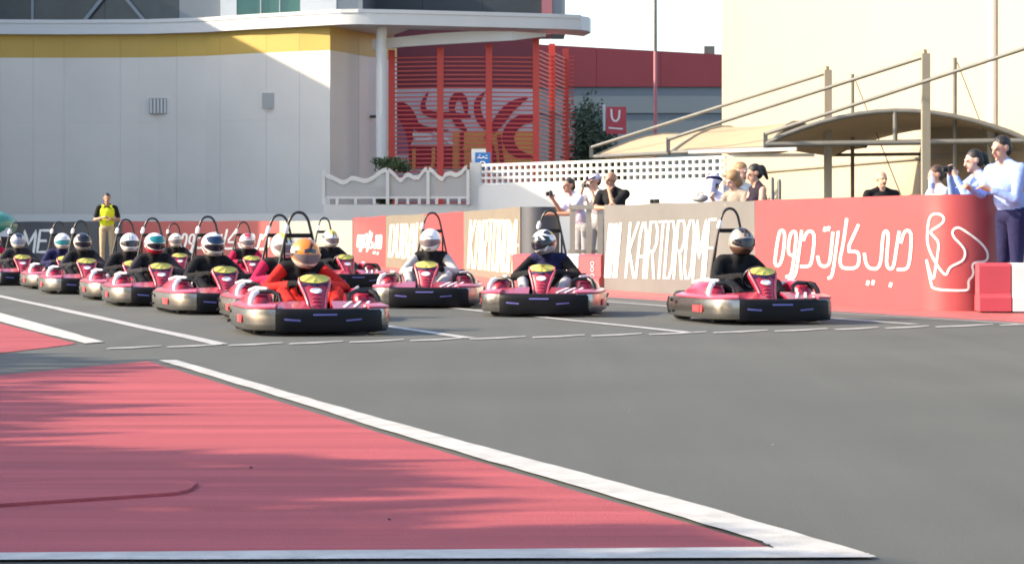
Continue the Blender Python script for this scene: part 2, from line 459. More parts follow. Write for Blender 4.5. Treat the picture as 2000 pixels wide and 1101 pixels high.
def ribbon(mb, path, pts, w, off, res=6.0, taper=None):
    """a printed stroke w photo-pixels wide laid on a barrier"""
    dense = []
    for a, b in zip(pts, pts[1:]):
        a, b = Vector(a), Vector(b); k = max(1, int((b - a).length / res))
        dense += [a.lerp(b, i / k) for i in range(k)]
    dense.append(Vector(pts[-1]))
    L, Rr = [], []
    n = len(dense)
    for i, p in enumerate(dense):
        t = (dense[min(i + 1, n - 1)] - dense[max(i - 1, 0)])
        if t.length < 1e-6: t = Vector((1, 0))
        t.normalize(); nn = Vector((-t.y, t.x)) * w / 2
        if taper: nn = nn * max(.12, math.sin(PI * min(1, max(0, taper[0] + (taper[1] - taper[0]) * i / max(1, n - 1)))) ** .8)
        e = t * w * .45 if i == n - 1 else (-t * w * .45 if i == 0 else Vector((0, 0)))
        a, b = path.at(*(p + nn + e), off), path.at(*(p - nn + e), off)
        if a is None or b is None: continue
        L.append(a); Rr.append(b)
    if len(L) < 2: return
    k = len(L)
    mb.add(L + Rr, [(i, i + 1, k + i + 1, k + i) for i in range(k - 1)])

def smooth_pts(pts, it=2):
    pts = [Vector(p) for p in pts]
    for _ in range(it):
        out = [pts[0]]
        for a, b in zip(pts, pts[1:]): out += [a.lerp(b, .25), a.lerp(b, .75)]
        out.append(pts[-1]); pts = out
    return pts

FONT = {
    'D': [[(0, 0), (0, 1), (.65, 1), (1, .8), (1, .2), (.65, 0), (.05, 0)]],
    'U': [[(0, 1), (0, .18), (.3, 0), (.7, 0), (1, .18), (1, 1)]],
    'B': [[(0, 0), (0, 1), (.7, 1), (.95, .85), (.95, .65), (.7, .52), (.06, .52)], [(.7, .52), (1, .36), (1, .14), (.7, 0), (.05, 0)]],
    'A': [[(0, 0), (.12, .8), (.4, 1), (.62, 1), (.9, .8), (1, 0)], [(.1, .38), (.9, .38)]],
    'I': [[(.5, 0), (.5, 1)]],
    'K': [[(0, 0), (0, 1)], [(1, 1), (.15, .5), (1, 0)]],
    'R': [[(0, 0), (0, 1), (.7, 1), (1, .85), (1, .62), (.7, .48), (.06, .48)], [(.5, .48), (1, 0)]],
    'T': [[(0, 1), (1, 1)], [(.5, .94), (.5, 0)]],
    'O': [[(.3, 0), (0, .2), (0, .8), (.3, 1), (.7, 1), (1, .8), (1, .2), (.7, 0), (.3, 0)]],
    'M': [[(0, 0), (0.02, 1), (.5, .35), (.98, 1), (1, 0)]],
    'E': [[(1, 1), (0, 1), (0, 0), (1, 0)], [(.06, .52), (.8, .52)]],
}
def latin(path, parent, items, ytop, ybot, slant, w, off, m, name='lettering'):
    mb = MB(); k = 0
    for ch, x0, x1 in items:
        for st in FONT[ch]:
            pts = []
            for (u, v) in st:
                x = lerp(x0, x1, u); yt, yb = ytop(x), ybot(x)
                pts.append((x + (v - .35) * slant, lerp(yb, yt, v)))
            ribbon(mb, path, pts, w, off + 0.0008 * (k % 4), res=8); k += 1
    return mb.build(name, m, parent, fix=False)

z6 = lambda p: (1260 + p[0] / 3.9325, 380 + p[1] / 3.9325)
z7 = lambda p: (1600 + p[0] / 2.7525, 240 + p[1] / 2.7525)
ARAB = [smooth_pts([z6(p) for p in s], 1) for s in [
    [(1000, 520), (1010, 420), (1032, 292), (1052, 270), (1074, 290), (1076, 340), (1062, 470), (1040, 538), (1012, 550), (1000, 520)],
    [(1152, 462), (1120, 466), (1102, 440), (1112, 330), (1130, 288), (1155, 282), (1166, 310), (1150, 470), (1132, 590), (1116, 624), (1092, 630)],
    [(1206, 284), (1186, 440), (1168, 580), (1150, 632), (1136, 636)],
    [(1222, 345), (1240, 296), (1268, 278), (1296, 292), (1304, 340), (1290, 470), (1274, 540), (1250, 552), (1204, 552)],
    [(1330, 480), (1342, 534), (1372, 552), (1408, 546), (1424, 510), (1436, 400), (1446, 296)],
    [(1488, 290), (1470, 430), (1448, 590), (1432, 636), (1416, 640)]]] + \
    [smooth_pts([z7(p) for p in s], 1) for s in [
    [(150, 520), (132, 650), (112, 740), (122, 776), (150, 782), (200, 780), (216, 755), (217, 705), (202, 690), (148, 692), (212, 552)],
    [(246, 706), (256, 766), (284, 786), (320, 782), (336, 740), (342, 640), (350, 588), (364, 578), (377, 600), (368, 690), (364, 762), (380, 786), (402, 780), (416, 690), (432, 588)],
    [(444, 640), (458, 588), (482, 574), (500, 600), (496, 680), (486, 768), (466, 788), (428, 788)]]]
DOTS = [z6((1384, 266)), z6((1412, 262)), z7((264, 860)), z7((292, 858)), z7((386, 870))]
def arabic(path, parent, fmap, w, off, m):
    mb = MB()
    for i, s in enumerate(ARAB): ribbon(mb, path, [fmap(p) for p in s], w, off + .0008 * (i % 3), res=5)
    for d in DOTS:
        x, y = fmap(d)
        ribbon(mb, path, [(x + w * .1, y - w * .35), (x - w * .1, y + w * .35)], w * 1.0, off, res=2)
    return mb.build('lettering', m, parent, fix=False)

def barrier(name, label, path, px0, px1, z1, thick, m, group='banner covered barriers round the track', n=24, seed=0, z0=0.0):
    """one banner section: a slightly rumpled skin on a solid core"""
    rnd = random.Random(seed)
    e = thing(name, label, 'barrier', (0, 0, 0), 0, group)
    ph = [rnd.uniform(0, 6.28) for _ in range(4)]
    rows = [0, .04, .2, .4, .6, .8, .95, 1]
    rings = []
    for i in range(n + 1):
        px = lerp(px0, px1, i / n); h = path.hit(px)
        if h is None: continue
        t, q, nn = h; ring = []
        for r in rows:
            wv = 0.002 * math.sin(i * .9 + ph[0] + r * 2) * math.sin(r * 5 + ph[1]) + 0.0015 * math.sin(i * 2.3 + ph[2])
            o = wv * (1 if 0 < r < 1 else .4)
            zz = z0 + (z1 - z0) * r + (0.008 * math.sin(i * .7 + ph[3]) if r > .9 else 0)
            ring.append(Vector((q.x + nn.x * o, q.y + nn.y * o, zz)))
        ring.append(Vector((q.x - nn.x * thick, q.y - nn.y * thick, z1 - .004)))
        ring.append(Vector((q.x - nn.x * thick, q.y - nn.y * thick, z0)))
        rings.append(ring)
    MB().loft(rings).build('banner', m, e, smooth=35)
    return e

# near wall with a rounded nose
A = G(1800, 606); B = G(1180, 566)
ed = (A - B).normalized(); nt_ = Vector((ed.y, -ed.x, 0)); nt_ = nt_ if nt_.x < 0 else -nt_
RC = 0.49
C_ = A - nt_ * RC
a_start = math.atan2(nt_.y, nt_.x) % (2 * PI)
near_pts = [B, B.lerp(A, .33), B.lerp(A, .66), A] + [C_ + Vector((math.cos(a_start + t), math.sin(a_start + t), 0)) * RC for t in [PI * i / 16 for i in range(1, 17)]]
NEAR = Path(near_pts)
WH = 1.24
def split_path(path_pts, px):   # the end of a run that a straight section needs
    return Path(path_pts).hit(px)[1]
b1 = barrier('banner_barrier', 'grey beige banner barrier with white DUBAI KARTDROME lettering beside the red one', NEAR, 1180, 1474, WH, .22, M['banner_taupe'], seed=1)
xs = [('D', 1158, 1172), ('U', 1176, 1184), ('B', 1186, 1193), ('A', 1195, 1203), ('I', 1205, 1209), ('K', 1226, 1242), ('A', 1246, 1261), ('R', 1266, 1281), ('T', 1284, 1297), ('D', 1301, 1315), ('R', 1320, 1335), ('O', 1339, 1353), ('M', 1357, 1375), ('E', 1380, 1393)]
latin(NEAR, b1, [x for x in xs if x[1] > 1180], lambda x: 438 - (x - 1180) * .045, lambda x: 540 + (x - 1180) * .022, 9, 4.2, .006, M['print_white'])
# red section: straight then round the nose -> built from the plan path directly
b2 = thing('banner_barrier', 'bright red banner barrier with white Arabic lettering and a rounded end', 'barrier', (0, 0, 0), 0, 'banner covered barriers round the track')
h0 = NEAR.hit(1474.6)
full = [Vector((h0[1].x, h0[1].y, 0))]
for i in range(1, 15): full.append(full[0].lerp(A, i / 14))
full += [C_ + Vector((math.cos(a_start + t), math.sin(a_start + t), 0)) * RC for t in [PI * i / 20 for i in range(1, 21)]]
rnd = random.Random(3)
rings = []
for i, p in enumerate(full):
    nn = nt_ if i <= 14 else (p - C_).normalized()
    ring = []
    for r in [0, .04, .2, .4, .6, .8, .95, 1]:
        o = (0.002 * math.sin(i * 1.1 + r * 3) * math.sin(r * 5) + rnd.uniform(-.001, .001)) * (1 if 0 < r < 1 else .3)
        ring.append(p + nn * o + Vector((0, 0, WH * r)))
    c = p - nn * .22
    ring += [c + Vector((0, 0, WH - .003)), c]
    rings.append(ring)
MB().loft(rings).build('banner', M['banner_red'], b2, smooth=35)
arabic(NEAR, b2, lambda p: p, 5.6, .006, M['print_white'])
TRACKLOGO = [(580, 740), (596, 800), (615, 850), (626, 790), (640, 700), (645, 640), (620, 612), (600, 590), (606, 576), (660, 545), (676, 515), (655, 490), (612, 488), (590, 520), (583, 600), (585, 660), (620, 740), (660, 800), (685, 822), (700, 775), (745, 755), (778, 735), (787, 690), (760, 650), (722, 615), (714, 580), (740, 560), (770, 570), (860, 635), (905, 690), (903, 746), (832, 748), (820, 770), (830, 800), (822, 828), (800, 845), (804, 890), (788, 902), (615, 896), (602, 860), (581, 745)]
mb = MB(); ribbon(mb, NEAR, smooth_pts([z7(p) for p in TRACKLOGO], 2), 4.3, .007, res=3)
mb.build('track_outline', M['print_white'], b2, fix=False)

# far wall beyond the opening
fa, fb, fc = G(690, 514), G(907, 536), G(1018, 553)
fe = (fc - fb).normalized(); fn = Vector((fe.y, -fe.x, 0)); fn = fn if fn.x < 0 else -fn
RF = .32
fC = fc - fn * RF; fst = math.atan2(fn.y, fn.x) % (2 * PI)
farc = [fC + Vector((math.cos(fst + t), math.sin(fst + t), 0)) * RF for t in [PI * i / 12 for i in range(1, 13)]]
FAR = Path([fa, fa.lerp(fb, .5) + Vector((-.12, 0, 0)), fb, fc])
FH = 1.27
b = barrier('banner_barrier', 'short red banner section with white print, farthest of the sunlit ones', FAR, 690, 753, FH, .5, M['banner_red'], seed=4, n=10)
arabic(FAR, b, lambda p: (698 + (p[0] - 1510) / 285 * 50, 452 + (p[1] - 428) / 132 * 44), 3.2, .008, M['print_white'])
b = barrier('banner_barrier', 'narrow beige banner section between two red ones', FAR, 753.3, 829, FH, .5, M['banner_beige_sunlit'], seed=5, n=10)
latin(FAR, b, [('D', 762, 770), ('U', 775, 783), ('B', 788, 795), ('A', 800, 808), ('I', 812, 814)], lambda x: 440 - (x - 755) * .05, lambda x: 500 + (x - 755) * .09, 4, 4.5, .008, M['print_cream'])
b = barrier('banner_barrier', 'red banner section behind the driver in white and black', FAR, 829.3, 905, FH, .5, M['banner_red'], seed=6, n=10)
b = barrier('banner_barrier', 'beige banner section with large cream letters left of the opening', FAR, 905.3, 1016, FH, .5, M['banner_beige_sunlit'], seed=7, n=12)
latin(FAR, b, [('K', 917, 926), ('A', 930, 938), ('R', 942, 950), ('T', 953, 961), ('D', 964, 972), ('R', 975, 983), ('O', 986, 993), ('M', 995, 1004), ('E', 1007, 1013)], lambda x: 432 - (x - 910) * .03, lambda x: 521 + (x - 910) * .12, 5, 4.6, .008, M['print_cream'])
e = thing('banner_barrier', 'rounded end of the barrier left of the opening, its shade coloured charcoal', 'barrier', (0, 0, 0), 0, 'banner covered barriers round the track')
MB().prism([fc + fe * .02] + [p + fe * .02 for p in farc], 0, FH).build('banner', M['banner_dark'], e, smooth=35)  # shade on the barrier's end face put into its dark colour
# shaded run on the left, closing the track
LEFT = Path([XY(-120, 72.5), XY(0, 71.5), XY(240, 69.5), XY(480, 67), XY(640, 65.3), XY(689, 64.8)])
LH = 1.2
b = barrier('banner_barrier', 'dark grey banner barrier with pale letters at the far left', LEFT, -100, 190, LH, .5, M['banner_dark'], seed=8)
latin(LEFT, b, [('D', -62, -44), ('R', -38, -20), ('O', -14, 6), ('R', 12, 30), ('O', 14, 34), ('M', 44, 68), ('E', 75, 92)][2:3] + [('M', 44, 68), ('E', 75, 92)], lambda x: 450, lambda x: 492, 6, 5, .008, M['print_white'])
b = barrier('banner_barrier', 'dark grey blank banner barrier behind the marshal', LEFT, 190.4, 238, LH, .5, M['banner_dark'], seed=9, n=6)
b = barrier('banner_barrier', 'long dull red banner barrier in shade behind the rear karts', LEFT, 238.4, 545, LH, .5, M['banner_red'], seed=10)
arabic(LEFT, b, lambda p: (350 + (p[0] - 1510) / 285 * 185, 449 + (p[1] - 428) / 132 * 50), 4.2, .008, M['print_white'])
b = barrier('banner_barrier', 'plain grey barrier section in shade at the corner', LEFT, 545.4, 688.5, LH, .5, M['banner_grey'], seed=11, n=10)

# plastic track blocks
def block(c, rz, w, m, label, h=.52, t=.42):
    e = thing('barrier_block', label, 'barrier block', c, rz, 'red and white plastic barrier blocks')
    mb = MB(); s = .03
    prof = [(-t / 2, 0.02), (-t / 2, .16), (-t / 2 + .05, .2), (-t / 2 + .05, h - .03), (-t / 2 + .08, h), (t / 2 - .08, h), (t / 2 - .05, h - .03), (t / 2 - .05, .2), (t / 2, .16), (t / 2, .02)]
    mb.loft([[Vector((x, y, z)) for y, z in prof] for x in (-w / 2 + .006, w / 2 - .006)])
    mb.build('body', M[m], e)
    f = MB(); f.box((-w * .28, 0, .012), (.1, t * .8, .02)); f.box((w * .28, 0, .012), (.1, t * .8, .02)); f.build('foot', M['gadget'], e)
    return e
g = G(1917, 612); ww = .335
for i, (m, lb) in enumerate([('barrier_red', 'red plastic block in front of the rounded red banner end'), ('barrier_white', 'white plastic block at the right edge of the photo'), ('barrier_red', 'red plastic block beyond the white one at the right edge')]):
    block((g.x + .17 + i * ww, g.y + .25 - i * .03, 0), R(-4), ww, m, lb)
g0, g1 = G(1187, 566), G(1012, 563)
gd = (g0 - g1); gl = gd.length; gd.normalize(); nb = 4; ww = gl / nb
for i, (m, lb) in enumerate([('barrier_red', 'red plastic block at the left end of the gap in the wall'), ('barrier_white', 'white plastic block hidden mostly by the kart in the gap'), ('barrier_white', 'white plastic block in the gap under the railing'), ('barrier_red', 'red plastic block against the grey beige banner wall')]):
    c = g1 + gd * ww * (i + .5)
    bk = block((c.x, c.y + .2, 0), math.atan2(gd.y, gd.x), ww, m, lb)
    if i == 3:
        mm = MB()
        for zz in (.2, .3, .38): mm.tube([Vector((.05 + .03 * math.sin(t), -.165, zz + .03 * math.cos(t))) for t in [2 * PI * k / 10 for k in range(10)]], .006, 5, closed=True)
        mm.build('emblem', M['sticker_white'], bk)
# railing across the gap
rl = thing('railing', 'beige steel railing across the gap between the banner walls', 'railing')
d0 = 35.6
for px in (1118, 1150, 1172):
    MB().bar(XY(px, d0), XY(px, d0) + Vector((0, 0, 1.2)), .085, .06).build('post', M['beige_light'], rl)
MB().bar(XY(1110, d0) + Vector((0, 0, 1.235)), XY(1180, d0) + Vector((0, 0, 1.235)), .09, .07).build('top_rail', M['beige_light'], rl)
MB().bar(XY(1110, d0) + Vector((0, 0.08, .55)), XY(1180, d0) + Vector((0, 0.08, .55)), .05, .05).build('mid_rail', M['beige_light'], rl)

# ------------------------------------------------------------------ left building
WTAB = [(-120, 84.7), (0, 84.5), (125, 84.6), (290, 84.4), (400, 83.7), (500, 82.4), (580, 81.55), (645, 81)]
WD = lambda px: interp(WTAB, px)
ZT, ZY = 8.12, 7.28
lb_ = thing('building', 'curved pale grey building with a yellow band and white projecting roof edge', 'building')
pts = [XY(px, WD(px)) for px in (-120, 0, 125, 290, 400, 500, 580, 645)]
body = pts + [XY(700, 83.2), XY(775, 86.2), XY(775, 108), XY(-120, 108)]
MB().prism([p + Vector((0, .06, 0)) for p in body], 0, ZT).build('wall', M['seam'], lb_)
def panel_strip(px0, px1, z0, z1, m, name, gap=.011, th=.058, dfun=WD, n=3):
    k = n; fr, bk = [], []
    for i in range(k + 1):
        px = lerp(px0, px1, i / k); p = XY(px, dfun(px)); fr.append(p); bk.append(p + Vector((0, th, 0)))
    fr[0] += Vector((gap, 0, 0)); bk[0] += Vector((gap, 0, 0)); fr[-1] -= Vector((gap, 0, 0)); bk[-1] -= Vector((gap, 0, 0))
    return MB().prism(fr + bk[::-1], z0 + gap * .6, z1 - gap * .6).build(name, m, lb_)
bounds = [-120, 65, 125, 235, 345, 430, 520, 585, 645]
zr = [0.0, 2.6, 4.9, ZY]
for a, c in zip(bounds, bounds[1:]):
    for z0, z1 in zip(zr, zr[1:]): panel_strip(a, c, z0, z1, M['panel_white'], 'panel', gap=.0025)
    panel_strip(a, c, ZY, ZT, M['yellow_band'], 'yellow_panel', gap=.003)
RTAB = [(645, 81.02), (700, 83.2), (775, 86.2)]
RD = lambda px: interp(RTAB, px)
for a, c in ((645.3, 700), (700, 775)):
    panel_strip(a, c, 0, ZY, M['panel_white'], 'panel', gap=.004, dfun=RD, n=2)
    panel_strip(a, c, ZY, ZT, M['yellow_band'], 'yellow_panel', gap=.003, dfun=RD, n=2)
# roof edge slab sweeping out over the entrance
front = [XY(px, WD(px) - .28) for px in (-120, 0, 125, 290, 400, 500, 580)] + [XY(640, 80.6), XY(665, 80.35), XY(700, 80.25), XY(800, 80.6), XY(900, 81.1), XY(1000, 81.6), XY(1090, 82.1), XY(1135, 82.5), XY(1150, 83.0), XY(1154, 83.8)]
MB().prism(front + [XY(1140, 85.2), XY(1090, 84.2), XY(1000, 83.3), XY(900, 82.7), XY(800, 82.3), XY(770, 84.5), XY(762, 104), XY(-120, 104)], ZT, ZT + .50).build('roof_edge', M['fascia'], lb_, smooth=30)
MB().prism([p + Vector((0, -.03, 0)) for p in front[:-2]] + [p + Vector((0, .12, 0)) for p in front[:-2][::-1]], ZT + .40, ZT + .53).build('roof_lip', M['fascia'], lb_)
# upper storey set back behind the roof edge
UD = 88.0; UZ0, UZ1 = ZT + .5, 13.0
def upper(px0, px1, m, name, d=UD, th=.3, z0=UZ0, z1=UZ1):
    a, c = XY(px0, d), XY(px1, d)
    return MB().box(((a.x + c.x) / 2, d + th / 2, (z0 + z1) / 2), (c.x - a.x - .01, th, z1 - z0)).build(name, m, lb_)
MB().box(((XY(-140, UD).x + XY(706, UD).x) / 2, UD + 6.5, (UZ0 + UZ1) / 2), (XY(706, UD).x - XY(-140, UD).x, 12, UZ1 - UZ0)).build('upper_storey', M['louvre_grey'], lb_)
for a, c in ((-140, 60), (66, 205), (205, 350)): upper(a, c, M['dark_glass'], 'window')
upper(60, 66, M['grey_panel'], 'mullion', UD - .06, .2)
upper(350, 430, M['grey_panel'], 'grey_cladding')
upper(430, 462, M['fascia'], 'pier', UD - .1)
for a, c in ((462, 508), (510, 545), (547, 586)): upper(a, c, M['teal_glass'], 'window')
for a in (508, 545): upper(a, a + 2, M['fascia'], 'mullion', UD - .04, .15)
upper(586, 657, M['fascia'], 'pier', UD - .1)
upper(657, 708, M['grey_panel'], 'grey_cladding')
UR = 98.0
for a, c in ((690, 825), (825, 942), (942, 1058)): upper(a, c, M['louvre_grey'], 'louvre_panel', UR, 2.5, 9.3, 14)
upper(1058, 1079, M['pink_panel'], 'red_pier', UR - .1, 2.5, 9.3, 14)
upper(1079, 1104, M['grey_panel'], 'grey_cladding', UR - .05, 2.5, 9.3, 14)
for (x0, x1) in ((152, 205), (240, 296)):
    a = P(x0, 48, UD - .2); c = P(x1, 48, UD - .2)
    top, bot = (c, a) if x0 < 200 else (a, c)
    MB().bar(Vector((bot.x, UD - .2, UZ0)), Vector((top.x, UD - .2, UZ0 + 1.3)), .12, .12).build('brace', M['grey_panel'], lb_)
# ventilation grilles and lamp on the wall
def grille(px0, py0, px1, py1, slats, m):
    px = (px0 + px1) / 2; d = WD(px)
    a, c = P(px0, py1, d), P(px1, py0, d); w, h = c.x - a.x, c.z - a.z
    e = MB().box(((a.x + c.x) / 2, d - .015, (a.z + c.z) / 2), (w, .05, h)).build('vent_grille', M[m], lb_)
    for i in range(slats):
        x = a.x + w * (i + .5) / slats
        MB().box((x, d - .06, (a.z + c.z) / 2), (w / slats * .5, .05, h * .92)).build('slat', M['fascia'], e)
grille(292, 192, 347, 223, 8, 'banner_grey')
d = WD(532)
grille(512, 182, 552, 213, 0, 'mesh_panel')
p = P(727, 228, RD(727) - .12)
MB().box(p, (.28, .14, .1)).build('wall_lamp', M['gadget'], lb_)
# white round column and curved beam under the roof edge
p = XY(745, 81.4)
tag(MB().cyl((p.x, p.y, 1.6), (p.x, p.y, ZT - .003), .19, 20).build('column', M['fascia'], None, smooth=50), 'round white column under the projecting roof edge', 'column')
bp_ = [(728, 82.0, 88), (790, 82.0, 82), (850, 81.9, 77), (920, 81.9, 73), (1000, 82.0, 71), (1066, 82.6, 69)]
th = [.18, .18, .2, .2, .16, .05]
rings = []
for (px, d, py), t in zip(bp_, th):
    c = P(px, py, d); rings.append([c + Vector((0, -.1, -t)), c + Vector((0, -.1, t)), c + Vector((0, .1, t)), c + Vector((0, .1, -t))])
tag(MB().loft(rings).build('curved_beam', M['fascia']), 'sunlit curved white beam above the red slatted screen', 'beam')

# red slatted screen
pg = thing('slatted_screen', 'tall red screen of columns and thin slats in front of the mural', 'screen')
cols = [(765, 83.2), (860, 82.7), (955, 82.7), (1047, 83.0), (1078, 86.5), (1105, 90.0)]
ztop = [7.45, 7.5, 7.62, 7.85, 7.95, 8.05]
for (px, d), zt in zip(cols, ztop):
    p = XY(px, d); MB().box((p.x, p.y, (1.7 + zt) / 2), (.23, .23, zt - 1.7)).build('column', M['pergola_red'], pg)
pitch = .158
def slats(c0, c1, zt, over=0.0):
    a, b_ = XY(*c0), XY(*c1); dd = (b_ - a).normalized()
    a2, b2_ = a + dd * .12, b_ - dd * .12 + dd * over
    me = None; z = 1.95
    mesh = MB().bar(Vector((0, 0, 0)), (b2_ - a2), .06, .048).mesh('slat', M['slat_red'])
    while z < zt - .1:
        o = link('slat', mesh, pg); o.location = (a2.x, a2.y + .02, z); z += pitch
for i in range(3): slats(cols[i], cols[i + 1], 7.3)
slats(cols[3], cols[4], 7.7)
slats(cols[4], cols[5], 7.8)
p = XY(1113, 90.6)
mesh = MB().box((0, 0, 0), (.34, .06, .048)).mesh('slat', M['slat_red'])
z = 1.95
while z < 7.8:
    o = link('slat', mesh, pg); o.location = (p.x, p.y, z); z += pitch

# mural board behind the screen
MD = 94.0
mw = thing('mural_wall', 'pale hoarding with crimson flourishes and orange letters behind red slats', 'mural')
def mrect(px0, py0, px1, py1, dz, m, name):
    a, c = P(px0, py1, MD), P(px1, py0, MD)
    return MB().box(((a.x + c.x) / 2, MD + .1 - dz, (a.z + c.z) / 2), (c.x - a.x, .2, c.z - a.z)).build(name, m, mw)
mrect(750, 60, 1052, 173, .0, M['deep_red'], 'red_board')
mrect(750, 173.5, 1052, 420, .0, M['mural_white'], 'pale_board')
mrect(884, 256, 1050, 330, .012, M['mural_orange'], 'orange_field')
mrect(798, 286, 884, 330, .012, M['mural_red'], 'crimson_field')
mrect(772, 232, 800, 300, .010, M['mural_mauve'], 'mauve_field')
MP = Path([(-12, MD), (12, MD)])
zp = lambda p: (700 + p[0] / 2.622, p[1] / 2.622)
def mstroke(strokes, w, m, off, name, taper=None):
    mb = MB()
    for i, s in enumerate(strokes): ribbon(mb, MP, smooth_pts([zp(p) for p in s], 2), w, off + .004 * i, res=4, taper=taper)
    return mb.build(name, m, mw, fix=False)
mstroke([[(196, 540), (240, 552), (272, 600), (290, 645), (330, 664), (440, 668)], [(196, 560), (245, 620), (268, 690), (262, 740)]], 19, M['mural_red'], .03, 'flourish', (.25, 1))
mstroke([[(352, 484), (328, 530), (338, 578), (400, 592), (470, 590), (560, 594)]], 13, M['mural_red'], .045, 'flourish', (.05, .85))
mstroke([[(478, 575), (480, 520), (510, 484), (545, 512), (552, 575)], [(488, 580), (506, 625), (540, 660)]], 15, M['mural_red'], .05, 'flourish', (.15, .9))
mstroke([[(644, 478), (606, 520), (612, 590), (640, 640), (672, 664)]], 15, M['mural_red'], .03, 'flourish', (.02, .9))
mstroke([[(842, 512), (780, 545), (735, 600), (696, 655)]], 22, M['mural_red'], .035, 'flourish', (.05, .8))
mstroke([[(898, 604), (815, 618), (765, 680), (770, 745), (815, 790), (892, 808)]], 24, M['mural_red'], .04, 'flourish', (.12, .98))
mstroke([[(285, 690), (370, 690), (370, 715), (300, 715)], [(390, 680), (440, 700), (480, 740)]], 6, M['print_white'], .05, 'flourish')
mstroke([[(285, 770), (285, 860)], [(385, 765), (385, 860), (345, 860)], [(500, 700), (500, 860)], [(545, 760), (575, 740), (590, 800), (560, 850)]], 7, M['mural_orange'], .06, 'letter')
mstroke([[(530, 690), (530, 850)], [(655, 700), (690, 760), (700, 840)], [(720, 700), (735, 830)]], 8, M['mural_red'], .065, 'letter')

# background hall with red top
bh = thing('building', 'distant blue grey hall with a broad dark red upper band', 'building')
HD = 112.0
def hall(px0, px1, ya0, ya1, yb, m, name, dz=0):
    a0_, a1_ = P(px0, ya0, HD), P(px1, ya1, HD); z0 = ZZ(yb, HD) if yb is not None else 0
    x0, x1 = a0_.x, a1_.x; y0, y1 = HD - dz, HD + 20
    mb = MB(); mb.add([(x0, y0, z0), (x1, y0, z0), (x1, y0, a1_.z), (x0, y0, a0_.z), (x0, y1, z0), (x1, y1, z0), (x1, y1, a1_.z), (x0, y1, a0_.z)],
                      [(0, 1, 2, 3), (5, 4, 7, 6), (0, 4, 5, 1), (3, 2, 6, 7), (0, 3, 7, 4), (1, 5, 6, 2)])
    return mb.build(name, m, bh)
hall(1040, 1500, 170.4, 170.4, 221, M['bluegrey_wall'], 'upper_wall')
hall(1040, 1500, 221.4, 221.4, None, M['bluegrey_wall'], 'lower_wall', -.08)
for a, c in ((1040, 1165), (1165, 1290), (1290, 1415), (1415, 1500)):
    ya = 90 + (a - 1115) * .055; yc = 90 + (c - 1115) * .055
    hall(a + .3, c - .3, ya + 1, yc + 1, 170, M['deep_red'], 'red_panel', .1)
p = P(1385, 104, HD + 2)
MB().box((p.x, p.y, p.z + .1), (.5, .5, .45)).build('roof_unit', M['galv'], bh)

# tall cream building on the right
cb = thing('building', 'huge sunlit cream building with a blank wall behind the shade sails', 'building')
c0, c1 = XY(1410, 72.0), XY(2060, 48.3)
cd = (c1 - c0).normalized(); cn = Vector((-cd.y, cd.x, 0))
if cn.y < 0: cn = -cn
MB().prism([c0, c1, c1 + cd * 14, c1 + cd * 14 + Vector((30, 10, 0)), c0 + cn * 30], 0, 16).build('wall', M['cream_wall'], cb)
def on_cream(px, off=.0):
    t = Path([c0, c1 + cd * 14]).hit(px); return Vector((t[1].x, t[1].y, 0)) - cn * off
for z, lab in ((2.65, 'ledge'),):
    a, b_ = on_cream(1412, .03), on_cream(2055, .03)
    MB().bar(a + Vector((0, 0, z)), b_ + Vector((0, 0, z)), .08, .05 if lab == 'ledge' else .018).build(lab, M['beige_steel'] if lab == 'ledge' else M['cream_wall'], cb)
q = on_cream(1945, .09); MB().cyl(q, q + Vector((0, 0, 15.5)), .11, 12).build('downpipe', M['fascia'], cb)

# off-frame neighbour on the left whose shade falls on the curved building
nb_ = thing('building', 'tall plain neighbouring block beyond the left edge of the photo', 'building')
MB().box((-32, 86, 7.7), (16, 42.6, 15.4)).build('wall', M['panel_white'], nb_)
for zz in (4, 8, 12):
    for yy in range(70, 106, 6): MB().box((-23.98, yy, zz), (.08, 2.2, 1.6)).build('window', M['dark_glass'], nb_)

# ------------------------------------------------------------------ terrace, low walls, fence
struct('terrace', MB().prism([XY(-100, 76.5), XY(622, 75.5), XY(930, 74.6), XY(1410, 66.6), XY(1420, 100), XY(-100, 100)], 0.0, 1.45), M['paving'])
rw = tag(MB().prism([XY(-120, 76), XY(632, 73.6), XY(632, 74.1), XY(-120, 76.5)], 0, 1.47).build('low_wall', M['white_wall']), 'long low pale wall in shade along the foot of the curved building', 'wall')
rw2 = tag(MB().prism([XY(632.3, 73.6), XY(930, 74), XY(930, 74.5), XY(632.3, 74.1)], 0, 1.76).build('low_wall', M['white_wall']), 'low white wall carrying the wavy topped fence', 'wall')
pw = thing('parapet_wall', 'sunlit white ramp wall topped by a grid of square openings', 'wall')
pa, pb = XY(930.4, 74), XY(1412, 66)
pd_ = (pb - pa); pL = pd_.length; pd_.normalize(); pn = Vector((-pd_.y, pd_.x, 0)); pn = pn if pn.y > 0 else -pn
MB().prism([pa, pb, pb + pn * .3, pa + pn * .3], 0, 2.36).build('wall', M['white_wall'], pw)
for z in (2.42, 2.645, 2.87, 3.02)[:4]:
    h = .09 if z < 3 else .10
    z = {2.42: 2.405, 2.645: 2.61, 2.87: 2.81, 3.02: 3.02}[z]
    MB().bar(pa + pn * .12 + Vector((0, 0, z)), pb + pn * .12 + Vector((0, 0, z)), .08, h * .85).build('rail', M['white_wall'], pw)
nbar = 40
mesh = MB().box((0, 0, 0), (.07, .06, .62), Matrix.Rotation(math.atan2(pd_.y, pd_.x), 3, 'Z')).mesh('bar', M['white_wall'])
for i in range(nbar):
    o = link('bar', mesh, pw); q = pa + pd_ * (pL * (i + .3) / nbar) + pn * .12; o.location = (q.x, q.y, 2.71)
